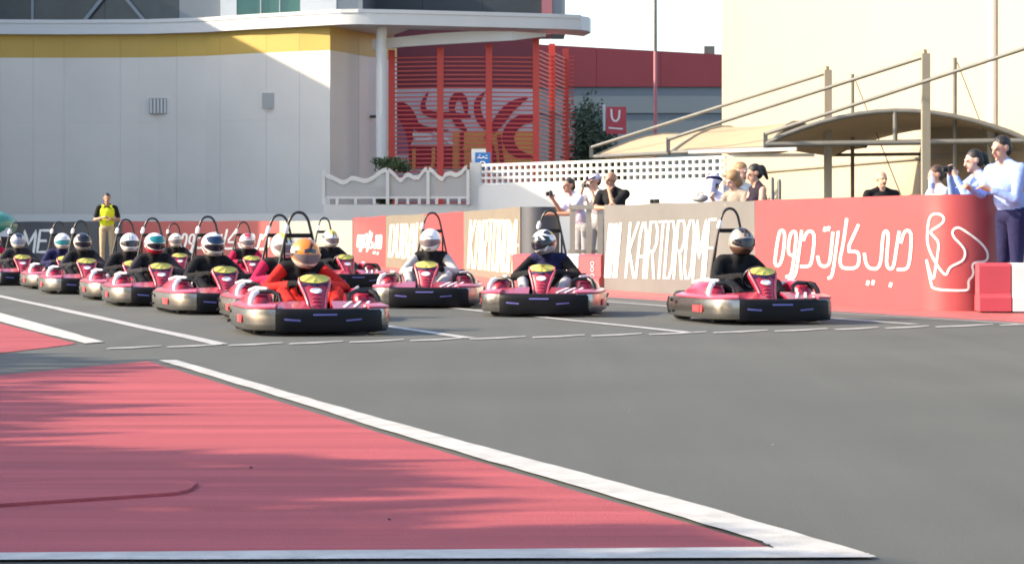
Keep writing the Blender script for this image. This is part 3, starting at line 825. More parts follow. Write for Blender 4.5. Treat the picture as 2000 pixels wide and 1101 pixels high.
q = pa + pn * .12; MB().box((q.x - .12, q.y, 2.3), (.35, .3, 1.62)).build('end_post', M['white_wall'], pw)
# wavy fence
wf = thing('fence', 'white fence with a wavy top band and grey mesh panels', 'fence')
fd = 73.8; bz = 1.765
def fz(py): return ZZ(py, fd)
posts = [632, 757, 836, 914]
for px in posts:
    q = XY(px, fd); MB().box((q.x, q.y, (bz + fz(332)) / 2), (.1, .12, fz(332) - bz)).build('post', M['white_wall'], wf)
def wave(px0, px1, tab):
    n = 14; rings = []
    for i in range(n + 1):
        px = lerp(px0, px1, i / n); yt = interp(tab, px); q = XY(px, fd)
        rings.append([Vector((q.x, fd - .05, fz(yt))), Vector((q.x, fd - .05, fz(yt + 9))), Vector((q.x, fd + .03, fz(yt + 9))), Vector((q.x, fd + .03, fz(yt)))])
    MB().loft(rings).build('wavy_band', M['white_wall'], wf, smooth=40)
    vs = []; k = n + 1
    for i in range(k):
        px = lerp(px0, px1, i / n); yt = interp(tab, px); q = XY(px, fd)
        vs += [Vector((q.x, fd, bz + .26)), Vector((q.x, fd, fz(yt + 10)))]
    MB().add(vs, [(2 * i, 2 * i + 2, 2 * i + 3, 2 * i + 1) for i in range(n)]).build('mesh_panel', M['mesh_panel'], wf)
    MB().bar(XY(px0 + 1, fd) + Vector((0, 0, bz + .22)), XY(px1 - 1, fd) + Vector((0, 0, bz + .22)), .06, .07).build('bottom_rail', M['white_wall'], wf)
    for t in (.2, .5, .8):
        q = XY(lerp(px0, px1, t), fd); MB().box((q.x, q.y, bz + .1), (.09, .07, .18)).build('foot', M['white_wall'], wf)
wave(634, 755, [(634, 336), (650, 343), (668, 352), (678, 350), (688, 342), (700, 346), (715, 350), (730, 342), (745, 330), (756, 327)])
wave(759, 834, [(759, 328), (768, 334), (778, 346), (784, 350), (790, 340), (798, 336), (808, 343), (818, 342), (828, 328), (834, 326)])
wave(838, 912, [(838, 326), (846, 330), (856, 342), (864, 346), (870, 336), (880, 334), (890, 338), (900, 334), (908, 324), (912, 322)])
# parking sign
ps = thing('parking_sign', 'small blue parking sign with a white frame above the wavy fence', 'sign')
sd = 74.3
a, c = P(928, 331, sd), P(958, 298, sd)
MB().box(((a.x + c.x) / 2, sd, (a.z + c.z) / 2), (c.x - a.x, .06, c.z - a.z)).build('board', M['sign_blue'], ps)
a2, c2 = P(921, 336, sd + .1), P(949, 291, sd + .1)
MB().box(((a2.x + c2.x) / 2, sd + .1, (a2.z + c2.z) / 2), (c2.x - a2.x, .08, c2.z - a2.z)).build('frame', M['fascia'], ps)
MB().bar(P(938, 331, sd + .16), Vector((P(938, 331, sd).x, sd + .16, 1.4)), .1, .08).build('post', M['fascia'], ps)
SP = Path([(-10, sd - .03), (10, sd - .03)])
mb = MB()
ribbon(mb, SP, [(939, 329), (939, 316), (944, 316), (947, 318), (947, 321), (944, 323), (940, 323)], 2.4, .01)
mb.build('letter', M['print_white'], ps, fix=False); mb = MB()
ribbon(mb, SP, smooth_pts([(933, 309), (936, 306), (938, 309), (942, 309), (944, 305), (946, 309), (952, 309)], 1), 1.6, .01)
ribbon(mb, SP, [(936, 303), (938, 303)], 1.4, .01); ribbon(mb, SP, [(949, 304), (951, 304)], 1.4, .01)
mb.build('lettering', M['print_white'], ps, fix=False)

# ------------------------------------------------------------------ vegetation
def leaves(n, crown, size, seed):
    """leaf sized faces spread through clumps; crown = list of (centre, radii)"""
    r = random.Random(seed); vs, fs = [], []
    for i in range(n):
        c, rad = r.choice(crown)
        while True:
            v = Vector((r.uniform(-1, 1), r.uniform(-1, 1), r.uniform(-1, 1)))
            if .25 < v.length < 1 and r.random() < v.length ** 1.2: break
        p = Vector(c) + Vector((v.x * rad[0], v.y * rad[1], v.z * rad[2]))
        q = Vector((r.gauss(0, 1), r.gauss(0, 1), r.gauss(0, .7) + .5)).normalized()
        u = q.cross(Vector((r.gauss(0, 1), r.gauss(0, 1), r.gauss(0, 1)))).normalized(); w = q.cross(u)
        s = size * r.uniform(.6, 1.3); o = len(vs)
        vs += [p - u * s, p + w * s * .45 + q * s * .1, p + u * s, p - w * s * .45 + q * s * .1]
        fs.append((o, o + 1, o + 2, o + 3))
    mb = MB(); mb.v = [tuple(v) for v in vs]; mb.f = fs; mb.m = [0] * len(fs)
    return mb
def clumps(c, rad, n, seed, k=.42):
    r = random.Random(seed); out = []
    for i in range(n):
        th = r.uniform(0, 2 * PI); ph = math.acos(r.uniform(-.8, 1)); rr = r.uniform(.35, .85)
        v = Vector((math.sin(ph) * math.cos(th) * rad[0], math.sin(ph) * math.sin(th) * rad[1], math.cos(ph) * rad[2])) * rr
        s = r.uniform(.7, 1.25) * k
        out.append((Vector(c) + v, (rad[0] * s, rad[1] * s, rad[2] * s)))
    return out
def tree(name, label, loc, h, rad, n, size, m, seed, cat='tree', trunk_h=None, group=None, nc=16):
    e = thing(name, label, cat, loc, 0, group)
    th = trunk_h or h * .45
    r = random.Random(seed); mb = MB()
    pts = [Vector((r.uniform(-.05, .05) * h * .1 * i, r.uniform(-.05, .05) * h * .1 * i, th * i / 4)) for i in range(5)]
    tr = h * .022
    mb.tube(pts, [tr * 1.5, tr * 1.1, tr, tr * .9, tr * .8], 8)
    cl = clumps((0, 0, h - rad[2]), rad, nc, seed)
    for c, _ in cl[:9]: mb.tube([pts[-1] - Vector((0, 0, th * .2)), pts[-1].lerp(c, .5) + Vector((0, 0, .05 * h)), c], [tr * .6, tr * .4, tr * .15], 6)
    mb.build('trunk', M['bark'], e, smooth=50)
    leaves(n, cl, size, seed).build('crown', m, e, fix=False)
    return e
q = XY(1148, 98)
tree('tree', 'dull green tree between the red screen and the small red sign', (q.x, q.y, 0), 6.7, (1.25, 1.2, 2.5), 4200, .11, M['leaf_grey'], 5, trunk_h=2.5, nc=24)
q = XY(1186, 99)
tree('tree', 'low bushy tree behind the lattice wall under the red sign', (q.x, q.y, 0), 4.6, (.95, .9, 1.1), 1800, .11, M['leaf_grey'], 6, trunk_h=2.4)
for px, py0, py1, w, dd, sd_, lb in ((762, 302, 345, 40, 76, 8, 'rounded green shrub behind the wavy fence'), (748, 358, 404, 20, 75, 9, 'small dark green plant behind the mesh of the wavy fence')):
    z0 = 1.45; z1 = ZZ(py0, dd); q = XY(px, dd); ww = w * dd / F
    e = thing('shrub', lb, 'shrub', (q.x, q.y, z0))
    zc = (z1 + ZZ(py1, dd)) / 2 - z0; hz = (z1 - ZZ(py1, dd)) / 2
    mb = MB()
    for k in range(5):
        a = k * 1.26; mb.tube([(0.03 * math.cos(a), .03 * math.sin(a), 0), (.12 * math.cos(a), .12 * math.sin(a), zc * .7), (ww * .5 * math.cos(a), .3 * math.sin(a), zc)], .018, 5)
    mb.build('stem', M['bark'], e)
    leaves(1500, clumps((0, 0, zc), (ww, .5, hz), 14, sd_), .055, sd_).build('foliage', M['leaf'], e, fix=False)
# row of shade trees beyond the left edge of the photo, along the run-off
td = (G(150, 745) - G(850, 1060)).normalized()
base_e = G(500, 903)
for i in range(9):
    hh = [5.2, 5.35, 5.15, 5.3, 5.2, 5.4, 5.35, 5.4, 5.3][i]
    edge = base_e + td * (-7.0 + i * 2.1)
    cx = edge.x - hh / math.tan(SUN_EL) - .35; cy = edge.y - hh / math.tan(SUN_EL) * .12
    tree('tree', 'leafy roadside tree beyond the left edge, %s in its row' % ['nearest', 'second nearest', 'third', 'fourth', 'fifth', 'sixth', 'seventh', 'second farthest', 'farthest'][i], (cx, cy, 0), hh, (1.9, 2.7, 2.0), 6500, .22, M['leaf'], 30 + i, trunk_h=1.5, nc=30, group='shade trees beside the run-off')

# red sign and tall pole behind
rs = thing('red_sign', 'small red board sign with a white mark, right of the tree', 'sign')
sd2 = 96.0
a, c = P(1184, 262, sd2), P(1223, 209, sd2)
MB().box(((a.x + c.x) / 2, sd2, (a.z + c.z) / 2), (c.x - a.x, .12, c.z - a.z)).build('board', M['barrier_red'], rs)
MB().bar(Vector(((a.x + c.x) / 2, sd2 + .12, 0)), Vector(((a.x + c.x) / 2, sd2 + .12, c.z - .2)), .12, .1).build('post', M['galv'], rs)
q = P(1180, 230, sd2); MB().box((q.x, q.y, q.z), (.1, .14, 1.1)).build('edge_strip', M['fascia'], rs)
SP2 = Path([(-10, sd2 - .06), (20, sd2 - .06)])
mb = MB(); ribbon(mb, SP2, smooth_pts([(1194, 215), (1195, 232), (1202, 238), (1209, 232), (1210, 217)], 1), 4, .012)
ribbon(mb, SP2, [(1190, 250), (1215, 252)], 3, .012)
mb.build('mark', M['print_white'], rs, fix=False)
q = XY(1280, 92)
fp = thing('light_mast', 'very tall thin red pole in front of the distant hall', 'pole', (q.x, q.y, 0))
MB().tube([(0, 0, 0), (0, 0, 8.1)], [.085, .075], 10).build('lower_mast', M['pink_panel'], fp, smooth=50)
MB().tube([(0, 0, 8.1), (0, 0, 14)], [.07, .05], 10).build('upper_mast', M['galv'], fp, smooth=50)  # red pole coloured grey up here, as it looks against bright sky
MB().box((0, 0, .15), (.4, .4, .3)).build('footing', M['galv'], fp)

# ------------------------------------------------------------------ car park shade sails
def sail_arm(post_px, ptop, pd, end_px, ey, ed_, foot_y, label, foot_d=None, offframe=False):
    e = thing('shade_gantry', label, 'frame', (0, 0, 0), 0, 'steel frames of the car park shade')
    t = P(post_px, ptop, pd); b_ = P(end_px, ey, ed_)
    MB().box((t.x, t.y, t.z / 2), (.16, .16, t.z)).build('post', M['beige_steel'], e)
    MB().tube([t + Vector((-.02, 0, -.06)), b_], .04, 10).build('arm', M['galv'], e, smooth=50)
    MB().bar(t + Vector((0, 0, .02)), t + Vector((0, 0, .02)) + (b_ - t).normalized() * .34, .10, .13).build('bracket', M['beige_steel'], e)
    MB().bar(b_ + Vector((0, 0, .03)), Vector((b_.x, b_.y, ZZ(foot_y, ed_))), .085, .085).build('strut', M['galv'], e)
    return e, t, b_
e1, t1, s1 = sail_arm(1617, 137, 50, 1155, 288, 56, 308, 'shade frame whose arm ends farthest left')
e2, t2, s2 = sail_arm(1808, 105, 45.5, 1305, 272, 51.4, 298, 'shade frame with the tallest post in view, middle arm')
e3, t3, s3 = sail_arm(2090, 60, 42, 1495, 262, 48.7, 292, 'shade frame with the long arm leaving the photo at the right')
for px, pt, dd, lb in ((1665, 145, 53, 'thin stay pole with a cable, left of the middle shade post'), (1865, 113, 48.5, 'thin stay pole with a cable, right of the tallest shade post')):
    e = thing('stay_pole', lb, 'pole', (0, 0, 0), 0, 'stay poles behind the shade')
    t = P(px, pt, dd)
    MB().tube([(t.x, t.y, 0), (t.x, t.y, t.z)], .045, 10).build('pole', M['galv'], e, smooth=50)
    MB().tube([t + Vector((.05, 0, -.1)), Vector((t.x + 1.9, t.y + .6, 0))], .012, 6).build('cable', M['galv'], e)

def vault(name, label, g0, g1, ax, rise, n=14, kk=5):
    """barrel vault: gable chord g0-g1, extruded along ax"""
    e = thing(name, label, 'shade sail', (0, 0, 0), 0, 'tan shade sails over the car park')
    g0, g1, ax = Vector(g0), Vector(g1), Vector(ax)
    rings = []
    for j in range(kk + 1):
        s = j / kk; ring = []
        sag = .10 * math.sin(PI * s)
        for i in range(n + 1):
            t = i / n; c = g0.lerp(g1, t) + ax * s
            ring.append(c + Vector((0, 0, rise * math.sin(PI * t) ** .85 * (1 - sag) - .02 * math.sin(PI * s))))
        rings.append(ring)
    outer = rings
    mb = MB(); mb.loft(outer, ring_closed=False, caps=False)
    mb.loft([[v - Vector((0, 0, .03)) for v in r] for r in outer], ring_closed=False, caps=False)
    mb.build('cloth', M['shade_cloth'], e, smooth=60)
    MB().tube(rings[0], .055, 8).build('arch_rail', M['galv'], e, smooth=50)
    MB().tube(rings[-1], .04, 8).build('arch_rail', M['galv'], e, smooth=50)
    MB().tube([g0, g1], .06, 8).build('tie_beam', M['galv'], e, smooth=50)
    MB().tube([g0 + ax, g1 + ax], .04, 8).build('tie_beam', M['galv'], e, smooth=50)
    for g in (g0, g1): MB().tube([g, g + ax], .045, 8).build('eave_rail', M['galv'], e, smooth=50)
    m_ = g0.lerp(g1, .5); MB().tube([m_, m_ + Vector((0, 0, rise - .02))], .05, 8).build('king_post', M['galv'], e, smooth=50)
    return e
vault('shade_sail', 'large arched tan shade sail with its dark underside showing', P(1495, 282, 48.7), P(2010, 275, 47.2), P(1628, 303, 56) - P(1495, 282, 48.7), .66)
def lean_sail(label, f0, f1, r0, r1, bk):
    """tan sail: low front edge f0-f1 rising in a curve to the ridge r0-r1, then down behind"""
    e = thing('shade_sail', label, 'shade sail', (0, 0, 0), 0, 'tan shade sails over the car park')
    rings = []
    for j in range(11):
        s = j / 10; a, b_ = f0.lerp(f1, s), r0.lerp(r1, s); c = b_ + bk
        ring = []
        for i in range(9):
            t = i / 8
            p = a.lerp(b_, min(t * 1.6, 1)) if t <= .625 else b_.lerp(c, (t - .625) / .375)
            u = min(t * 1.6, 1)
            z = lerp(a.z, b_.z, math.sin(u * PI / 2)) if t <= .625 else p.z
            ring.append(Vector((p.x, p.y, z - .05 * math.sin(PI * s))))
        rings.append(ring)
    mb = MB(); mb.loft(rings, ring_closed=False, caps=False)
    mb.loft([[v - Vector((0, 0, .03)) for v in r] for r in rings], ring_closed=False, caps=False)
    mb.build('cloth', M['shade_cloth'], e, smooth=60)
    MB().tube([f0, f1], .045, 8).build('front_rail', M['galv'], e, smooth=50)
    MB().tube(rings[0], .035, 8).build('side_rail', M['galv'], e, smooth=50)
    MB().tube(rings[-1], .035, 8).build('side_rail', M['galv'], e, smooth=50)
lean_sail('low tan shade sail sloping down to the lattice wall, farthest left', P(1160, 306, 56), P(1308, 299, 51.6), P(1325, 262, 60), P(1425, 249, 55.5), Vector((1.6, 1.6, -.5)))
lean_sail('tan shade sail sloping behind the long arms, middle one', P(1312, 298, 51.4), P(1500, 289, 48.9), P(1426, 248, 56), P(1560, 239, 53), Vector((1.8, 1.6, -.5)))
for (x0, y0, x1, y1, dd, lb) in ((1345, 297, 1556, 291, 47.5, 'pale horizontal beam under the shade sails, upper one'), (1428, 304, 1590, 303, 50, 'pale horizontal beam under the shade sails, lower one')):
    o = MB().bar(P(x0, y0, dd), P(x1, y1, dd - .6), .1, .07).build('eave_beam', M['fascia']); tag(o, lb, 'beam', 'beams under the shade')

# ------------------------------------------------------------------ people
DG = None
def voxel(prims, vox, smooth_it=3):
    """union of capsules and ellipsoids as one continuous surface; returns verts, faces, tag per face"""
    bm = bmesh.new()
    for p in prims:
        if p[0] == 'c':
            _, a, b_, r0, r1, _t = p; a, b_ = Vector(a), Vector(b_)
            for c, r in ((a, r0), (b_, r1)):
                bmesh.ops.create_icosphere(bm, subdivisions=2, radius=r, matrix=Matrix.Translation(c))
            d = b_ - a
            if d.length > 1e-4:
                q = d.to_track_quat('Z', 'Y').to_matrix().to_4x4()
                bmesh.ops.create_cone(bm, cap_ends=True, segments=14, radius1=r0, radius2=r1, depth=d.length, matrix=Matrix.Translation((a + b_) / 2) @ q)
        else:
            _, c, rad, rot, _t = p
            mt = Matrix.Translation(Vector(c)) @ (rot.to_4x4() if rot is not None else Matrix.Identity(4)) @ Matrix.Diagonal((*rad, 1))
            bmesh.ops.create_icosphere(bm, subdivisions=3, radius=1, matrix=mt)
    me = bpy.data.meshes.new('tmp'); bm.to_mesh(me); bm.free()
    o = bpy.data.objects.new('tmp', me); COL.objects.link(o)
    md = o.modifiers.new('r', 'REMESH'); md.mode = 'VOXEL'; md.voxel_size = vox; md.use_smooth_shade = True
    if smooth_it:
        ms = o.modifiers.new('s', 'SMOOTH'); ms.iterations = smooth_it; ms.factor = .5
    dg = bpy.context.evaluated_depsgraph_get()
    out = bpy.data.meshes.new_from_object(o.evaluated_get(dg))
    bpy.data.objects.remove(o); bpy.data.meshes.remove(me)
    tags = sorted({p[-1] for p in prims})
    n = len(out.polygons)
    cen = np.zeros(n * 3); out.polygons.foreach_get('center', cen); cen = cen.reshape(-1, 3)
    best = np.full(n, 1e9); idx = np.zeros(n, dtype=np.int32)
    for p in prims:
        if p[0] == 'c':
            a = np.array(p[1]); b_ = np.array(p[2]); ab = b_ - a; L = max(ab @ ab, 1e-9)
            t = np.clip(((cen - a) @ ab) / L, 0, 1)
            dist = np.linalg.norm(cen - (a + t[:, None] * ab), axis=1) - (p[3] + (p[4] - p[3]) * t)
        else:
            c = np.array(p[1]); rot = np.array(p[3]) if p[3] is not None else np.eye(3)
            loc = (cen - c) @ rot; rad = np.array(p[2])
            k = np.linalg.norm(loc / rad, axis=1); dist = (k - 1) * rad.min()
        w = dist < best; best[w] = dist[w]; idx[w] = tags.index(p[-1])
    out.polygons.foreach_set('use_smooth', np.ones(n, dtype=bool))
    out.materials.clear()
    return out, tags, idx

def dress(me, idx, mats):
    for m in mats: me.materials.append(m)
    me.polygons.foreach_set('material_index', idx); me.update()

def hand_prims(wrist, d, side, curl, tg, s=1.0, palm_n=None):
    """palm, four unequal bent fingers and a thumb"""
    wrist, d = Vector(wrist), Vector(d).normalized()
    n = Vector(palm_n or (0, 0, -1)); n = (n - d * n.dot(d)).normalized(); sd = d.cross(n).normalized() * side
    out = [('c', wrist, wrist + d * .075 * s, .026 * s, .033 * s, tg), ('c', wrist + d * .05 * s + sd * .018, wrist + d * .085 * s + sd * .02, .022, .022, tg)]
    base = wrist + d * .085 * s
    for i, L in enumerate((.070, .080, .075, .058)):
        b0 = base + sd * (.033 - .022 * i) * s
        k1 = b0 + (d * math.cos(curl * .5) + n * math.sin(curl * .5)) * L * .5 * s
        k2 = k1 + (d * math.cos(curl * 1.3) + n * math.sin(curl * 1.3)) * L * .5 * s
        out += [('c', b0, k1, .0105, .0100, tg), ('c', k1, k2, .0100, .0085, tg)]
    t0 = wrist + d * .03 * s + sd * .03 * s; t1 = t0 + (d * .6 + sd * .7 + n * .3) * .04 * s; t2 = t1 + (d * .8 + n * .5 + sd * .1) * .033 * s
    out += [('c', t0, t1, .014, .012, tg), ('c', t1, t2, .012, .0095, tg)]
    return out

def person(label, loc, yaw, height, lean=0, twist=0, head_yaw=0, head_pitch=0, arms=None, sleeve='short', top='shirt', hair=None, hair_m=None, mats=None, vox=.0115,
           vest=None, build=1.0, side_lean=0, legs=None, extra=None, female=False, group='spectators behind the barrier'):
    """standing figure facing local -Y; arms = {L|R: (elbow, hand, curl, palm normal)} in metres for a 1.75 m person"""
    s = height / 1.75
    e = thing('person', label, 'person', loc, yaw, group)
    mats = mats or {}
    def V(*a): return Vector(a) * s
    pr = []
    lt = Matrix.Rotation(R(lean), 3, 'X'); tw = Matrix.Rotation(R(twist), 3, 'Z'); sl_ = Matrix.Rotation(R(side_lean), 3, 'Y')
    hip = V(0, 0, .95)
    def U(x, y, z): return hip + sl_ @ lt @ tw @ (V(x, y, z) - hip)      # upper body point
    w = build; sh = (.175 if female else .195) * w
    # legs
    for sx in (-1, 1):
        h, k, a = V(.095 * sx, 0, .93), V(.11 * sx, -.02, .50), V(.11 * sx, .03, .09)
        if legs: k, a = V(*legs[sx][0]), V(*legs[sx][1])
        pr += [('c', h, k, .088 * s * w, .064 * s, 'trousers'), ('c', k, a, .062 * s, .05 * s, 'trousers'), ('c', a + V(0, .03, -.05), a + V(.01 * sx, -.15, -.055), .042 * s, .036 * s, 'shoes')]
    pr += [('e', V(0, .01, .96), tuple(v * s for v in (.165 * w, .115 * w, .11)), None, 'trousers')]
    rot = (sl_ @ lt @ tw)
    pr += [('e', U(0, 0, 1.13), tuple(v * s for v in ((.135 if female else .155) * w, .105 * w, .16)), rot, top),
           ('e', U(0, .0, 1.30), tuple(v * s for v in ((.155 if female else .175) * w, .115 * w, .17)), rot, top),
           ('c', U(-sh * .8, .01, 1.425), U(sh * .8, .01, 1.425), .062 * s, .062 * s, top)]
    pr += [('c', U(0, .015, 1.50), U(-sh * .75, .015, 1.43), .052 * s, .05 * s, top), ('c', U(0, .015, 1.50), U(sh * .75, .015, 1.43), .052 * s, .05 * s, top)]
    if female: pr += [('e', U(.075 * sx, -.085, 1.28), (.06 * s,) * 3, None, top) for sx in (-1, 1)]
    pr += [('c', U(0, .01, 1.43), U(0, -.005, 1.55), .058 * s, .052 * s, 'skin')]
    hr = rot @ Matrix.Rotation(R(head_yaw), 3, 'Z') @ Matrix.Rotation(R(head_pitch), 3, 'X')
    hc = U(0, -.01, 1.635)
    def Hd(x, y, z): return hc + hr @ (V(x, y, z))
    pr += [('e', Hd(0, .012, .022), tuple(v * s for v in (.077, .094, .092)), hr, 'skin'), ('e', Hd(0, -.03, -.045), tuple(v * s for v in (.058, .062, .072)), hr, 'skin'),
           ('c', Hd(0, -.096, .008), Hd(0, -.112, -.026), .011 * s, .016 * s, 'skin'), ('c', Hd(-.035, -.083, .026), Hd(.035, -.083, .026), .012 * s, .012 * s, 'skin'),
           ('e', Hd(0, -.082, -.098), (.022 * s, .018 * s, .018 * s), None, 'skin'), ('c', Hd(-.02, -.088, -.062), Hd(.02, -.088, -.062), .0075 * s, .0075 * s, 'lip'),
           ('e', Hd(-.08, .01, 0), (.012 * s, .022 * s, .034 * s), hr, 'skin'), ('e', Hd(.08, .01, 0), (.012 * s, .022 * s, .034 * s), hr, 'skin')]
    arms = arms or {}
    hands = {}
    for sx, key in ((-1, 'L'), (1, 'R')):
        S0 = U(sh * sx, .01, 1.415)
        el, hd_, curl, pn = arms.get(key, ((.27 * sx, .02, 1.14), (.28 * sx, -.06, .90), .6, (-sx, 0, 0)))
        el, hd_ = V(*el), V(*hd_)
        la = .30 * s; el = S0 + (el - S0).normalized() * la                    # keep real arm lengths
        fl = .255 * s; hd_ = el + (hd_ - el).normalized() * fl
        up = 'skin' if sleeve == 'none' else top if sleeve != 'vest' else 'skin'
        if sleeve == 'long':
            pr += [('c', S0, el, .058 * s * w, .048 * s, top), ('c', el, el.lerp(hd_, .92), .047 * s, .036 * s, top), ('c', el.lerp(hd_, .9), hd_, .030 * s, .027 * s, 'skin')]
        elif sleeve == 'short':
            m_ = S0.lerp(el, .72)
            pr += [('c', S0, m_, .062 * s * w, .060 * s * w, top), ('c', m_.lerp(el, -.1), el, .046 * s, .042 * s, 'skin'), ('c', el, hd_, .042 * s, .028 * s, 'skin')]
        else:
            pr += [('c', S0, el, .05 * s * w, .04 * s, 'skin'), ('c', el, hd_, .04 * s, .027 * s, 'skin')]
        pr += hand_prims(hd_, hd_ - el, -sx, curl, 'skin', s, pn)
        hands[key] = (hd_, (hd_ - el).normalized())
    if vest:
        pr += [('e', U(0, 0, 1.10), tuple(v * s for v in (.175, .128, .17)), rot, 'vest'), ('e', U(0, .0, 1.26), tuple(v * s for v in (.178, .135, .20)), rot, 'vest'), ('c', U(-.10, .0, 1.34), U(-.085, .01, 1.44), .085 * s, .066 * s, 'vest'), ('c', U(.10, .0, 1.34), U(.085, .01, 1.44), .085 * s, .066 * s, 'vest')]
    me, tags, idx = voxel(pr, vox)
    dflt = dict(skin='skin', lip='lip', shirt='c_pale', trousers='c_grey', shoes='c_black', vest='c_hiviz')
    dress(me, idx, [M[mats.get(t, dflt.get(t, 'c_grey'))] for t in tags])
    me.name = 'body'
    link('body', me, e)
    for sx in (-1, 1): MB().ball(Hd(.032 * sx, -.088, .008), (.012 * s, .006 * s, .008 * s), 8, 6, hr).build('eye', M['eye'], e, smooth=60)
    if hair:
        hp_ = []
        if hair in ('short', 'bun', 'long', 'pony'):
            hp_ += [('e', Hd(0, .026, .046), tuple(v * s for v in (.084, .094, .084)), hr, 'h'), ('e', Hd(0, .05, -.01), tuple(v * s for v in (.079, .07, .085)), hr, 'h')]
        if hair == 'long': hp_ += [('c', Hd(-.055, .05, .02), Hd(-.06, .055, -.12), .045 * s, .035 * s, 'h'), ('c', Hd(.055, .05, .02), Hd(.06, .055, -.12), .045 * s, .035 * s, 'h'), ('c', Hd(0, .07, 0), Hd(0, .09, -.14), .06 * s, .045 * s, 'h')]
        if hair == 'bob': hp_ += [('e', Hd(0, .028, .05), tuple(v * s for v in (.098, .105, .092)), hr, 'h'), ('e', Hd(-.06, .04, -.03), tuple(v * s for v in (.045, .065, .09)), hr, 'h'), ('e', Hd(.06, .04, -.03), tuple(v * s for v in (.045, .065, .09)), hr, 'h'), ('e', Hd(0, .075, -.02), tuple(v * s for v in (.08, .055, .095)), hr, 'h')]
        if hair == 'pony': hp_ += [('e', Hd(.01, .125, .035), tuple(v * s for v in (.04, .045, .045)), hr, 'h'), ('c', Hd(.01, .14, .02), Hd(.015, .15, -.12), .04 * s, .022 * s, 'h')]
        if hair == 'bun': hp_ += [('e', Hd(.0, .125, -.01), tuple(v * s for v in (.058, .055, .062)), hr, 'h')]
        hm, _, _ = voxel(hp_, .010, 2); hm.materials.append(M[hair_m or 'hair_black']); hm.name = 'hair'
        link('hair', hm, e)
    e['_'] = 0; del e['_']
    return dict(e=e, Hd=Hd, hr=hr, hands=hands, s=s, U=U, V=V)

def child(parent, mb, name, m, smooth=50): return mb.build(name, m, parent, smooth=smooth)
def world_of(e, p): return Matrix.Translation(e.location) @ Matrix.Rotation(e.rotation_euler.z, 4, 'Z') @ Vector(p)
def stand(px, d): q = XY(px, d); return (q.x, q.y, 0)

# marshal by the far wall
p = person('person in yellow vest and khaki trousers standing by the far wall', stand(209, 56), R(12), 1.80, arms={'L': ((-.27, -.03, 1.16), (-.05, -.27, 1.20), .9, (0, .3, -1)), 'R': ((.27, -.03, 1.16), (.05, -.29, 1.16), .9, (0, .3, -1))},
           sleeve='short', mats=dict(shirt='c_black', trousers='c_khaki', skin='skin_tan'), vest=True, hair='short', vox=.0125, head_pitch=8, group='track marshals')
# lavender tee leaning on the railing with a camera
p = person('person in lavender T-shirt leaning on the railing and filming to the left', stand(1139, 36.15), R(-62), 1.74, lean=22, head_yaw=8, head_pitch=-18,
           arms={'L': ((-.10, -.34, 1.16), (-.06, -.52, 1.38), .9, (1, 0, 0)), 'R': ((.18, -.30, 1.20), (.02, -.54, 1.14), .5, (0, 0, -1))}, mats=dict(shirt='c_lav', trousers='c_grey', skin='skin_tan'), hair='short')
hw = world_of(p['e'], p['hands']['L'][0] + p['hands']['L'][1] * .09)
cmo = MB(); cmo.box((0, 0, 0), (.14, .05, .075)); o = cmo.build('camera', M['gadget']); tag(o, 'small black camera held up by the person in lavender', 'camera'); o.location = hw + Vector((-.02, 0, .03)); o.rotation_euler = (0, 0, R(-62))
MB().cyl((0, -.025, 0), (0, -.06, 0), .027, 14).build('lens', M['gadget'], o, smooth=50); MB().box((.035, 0, .047), (.03, .03, .018)).build('viewfinder', M['gadget'], o)
# person in white cap
p = person('person in white and blue cap with both arms raised to take a picture', stand(1167, 37.3), R(-40), 1.80, lean=6, head_yaw=-10, head_pitch=10,
           arms={'L': ((-.16, -.27, 1.30), (-.05, -.28, 1.58), .9, (1, 0, 0)), 'R': ((.20, -.22, 1.28), (.06, -.28, 1.56), .9, (-1, 0, 0))}, mats=dict(shirt='c_pale', skin='skin'), hair='short')
Hd, s = p['Hd'], p['s']
cm, _, _ = voxel([('e', Hd(0, .02, .055), (.094, .104, .072), p['hr'], 'a'), ('e', Hd(0, .075, .0), (.075, .05, .075), p['hr'], 'a')], .009, 2); cm.materials.append(M['c_lav']); link('cap', cm, p['e'])
MB().tube([Hd(.085 * math.cos(t), -.02 + .09 * math.sin(t) - .02, .065 + .012 * math.cos(2 * t)) for t in [PI + PI * i / 8 for i in range(9)]], .014, 8).build('cap_peak', M['c_navy'], p['e'], smooth=50)
q = world_of(p['e'], (p['hands']['L'][0] + p['hands']['R'][0]) / 2 + Vector((0, -.06, .06)))
o = MB().box((0, 0, 0), (.12, .04, .07)).build('camera', M['gadget']); tag(o, 'dark camera in front of the face of the person in the white cap', 'camera'); o.location = q; o.rotation_euler = (0, 0, R(-40)); MB().cyl((0, -.02, 0), (0, -.05, 0), .022, 12).build('lens', M['gadget'], o, smooth=50)
# bald man in black polo
p = person('person with a shaved head in a black polo, hand at the chin', stand(1203, 34.6), R(-38), 1.76, lean=10, head_yaw=-12, head_pitch=4, build=1.16,
           arms={'R': ((.16, -.30, 1.22), (.02, -.20, 1.46), 1.0, (0, 1, 0)), 'L': ((-.16, -.28, 1.20), (.12, -.36, 1.20), .8, (0, 1, 0))}, mats=dict(shirt='c_black', skin='skin_tan', trousers='c_charcoal'))
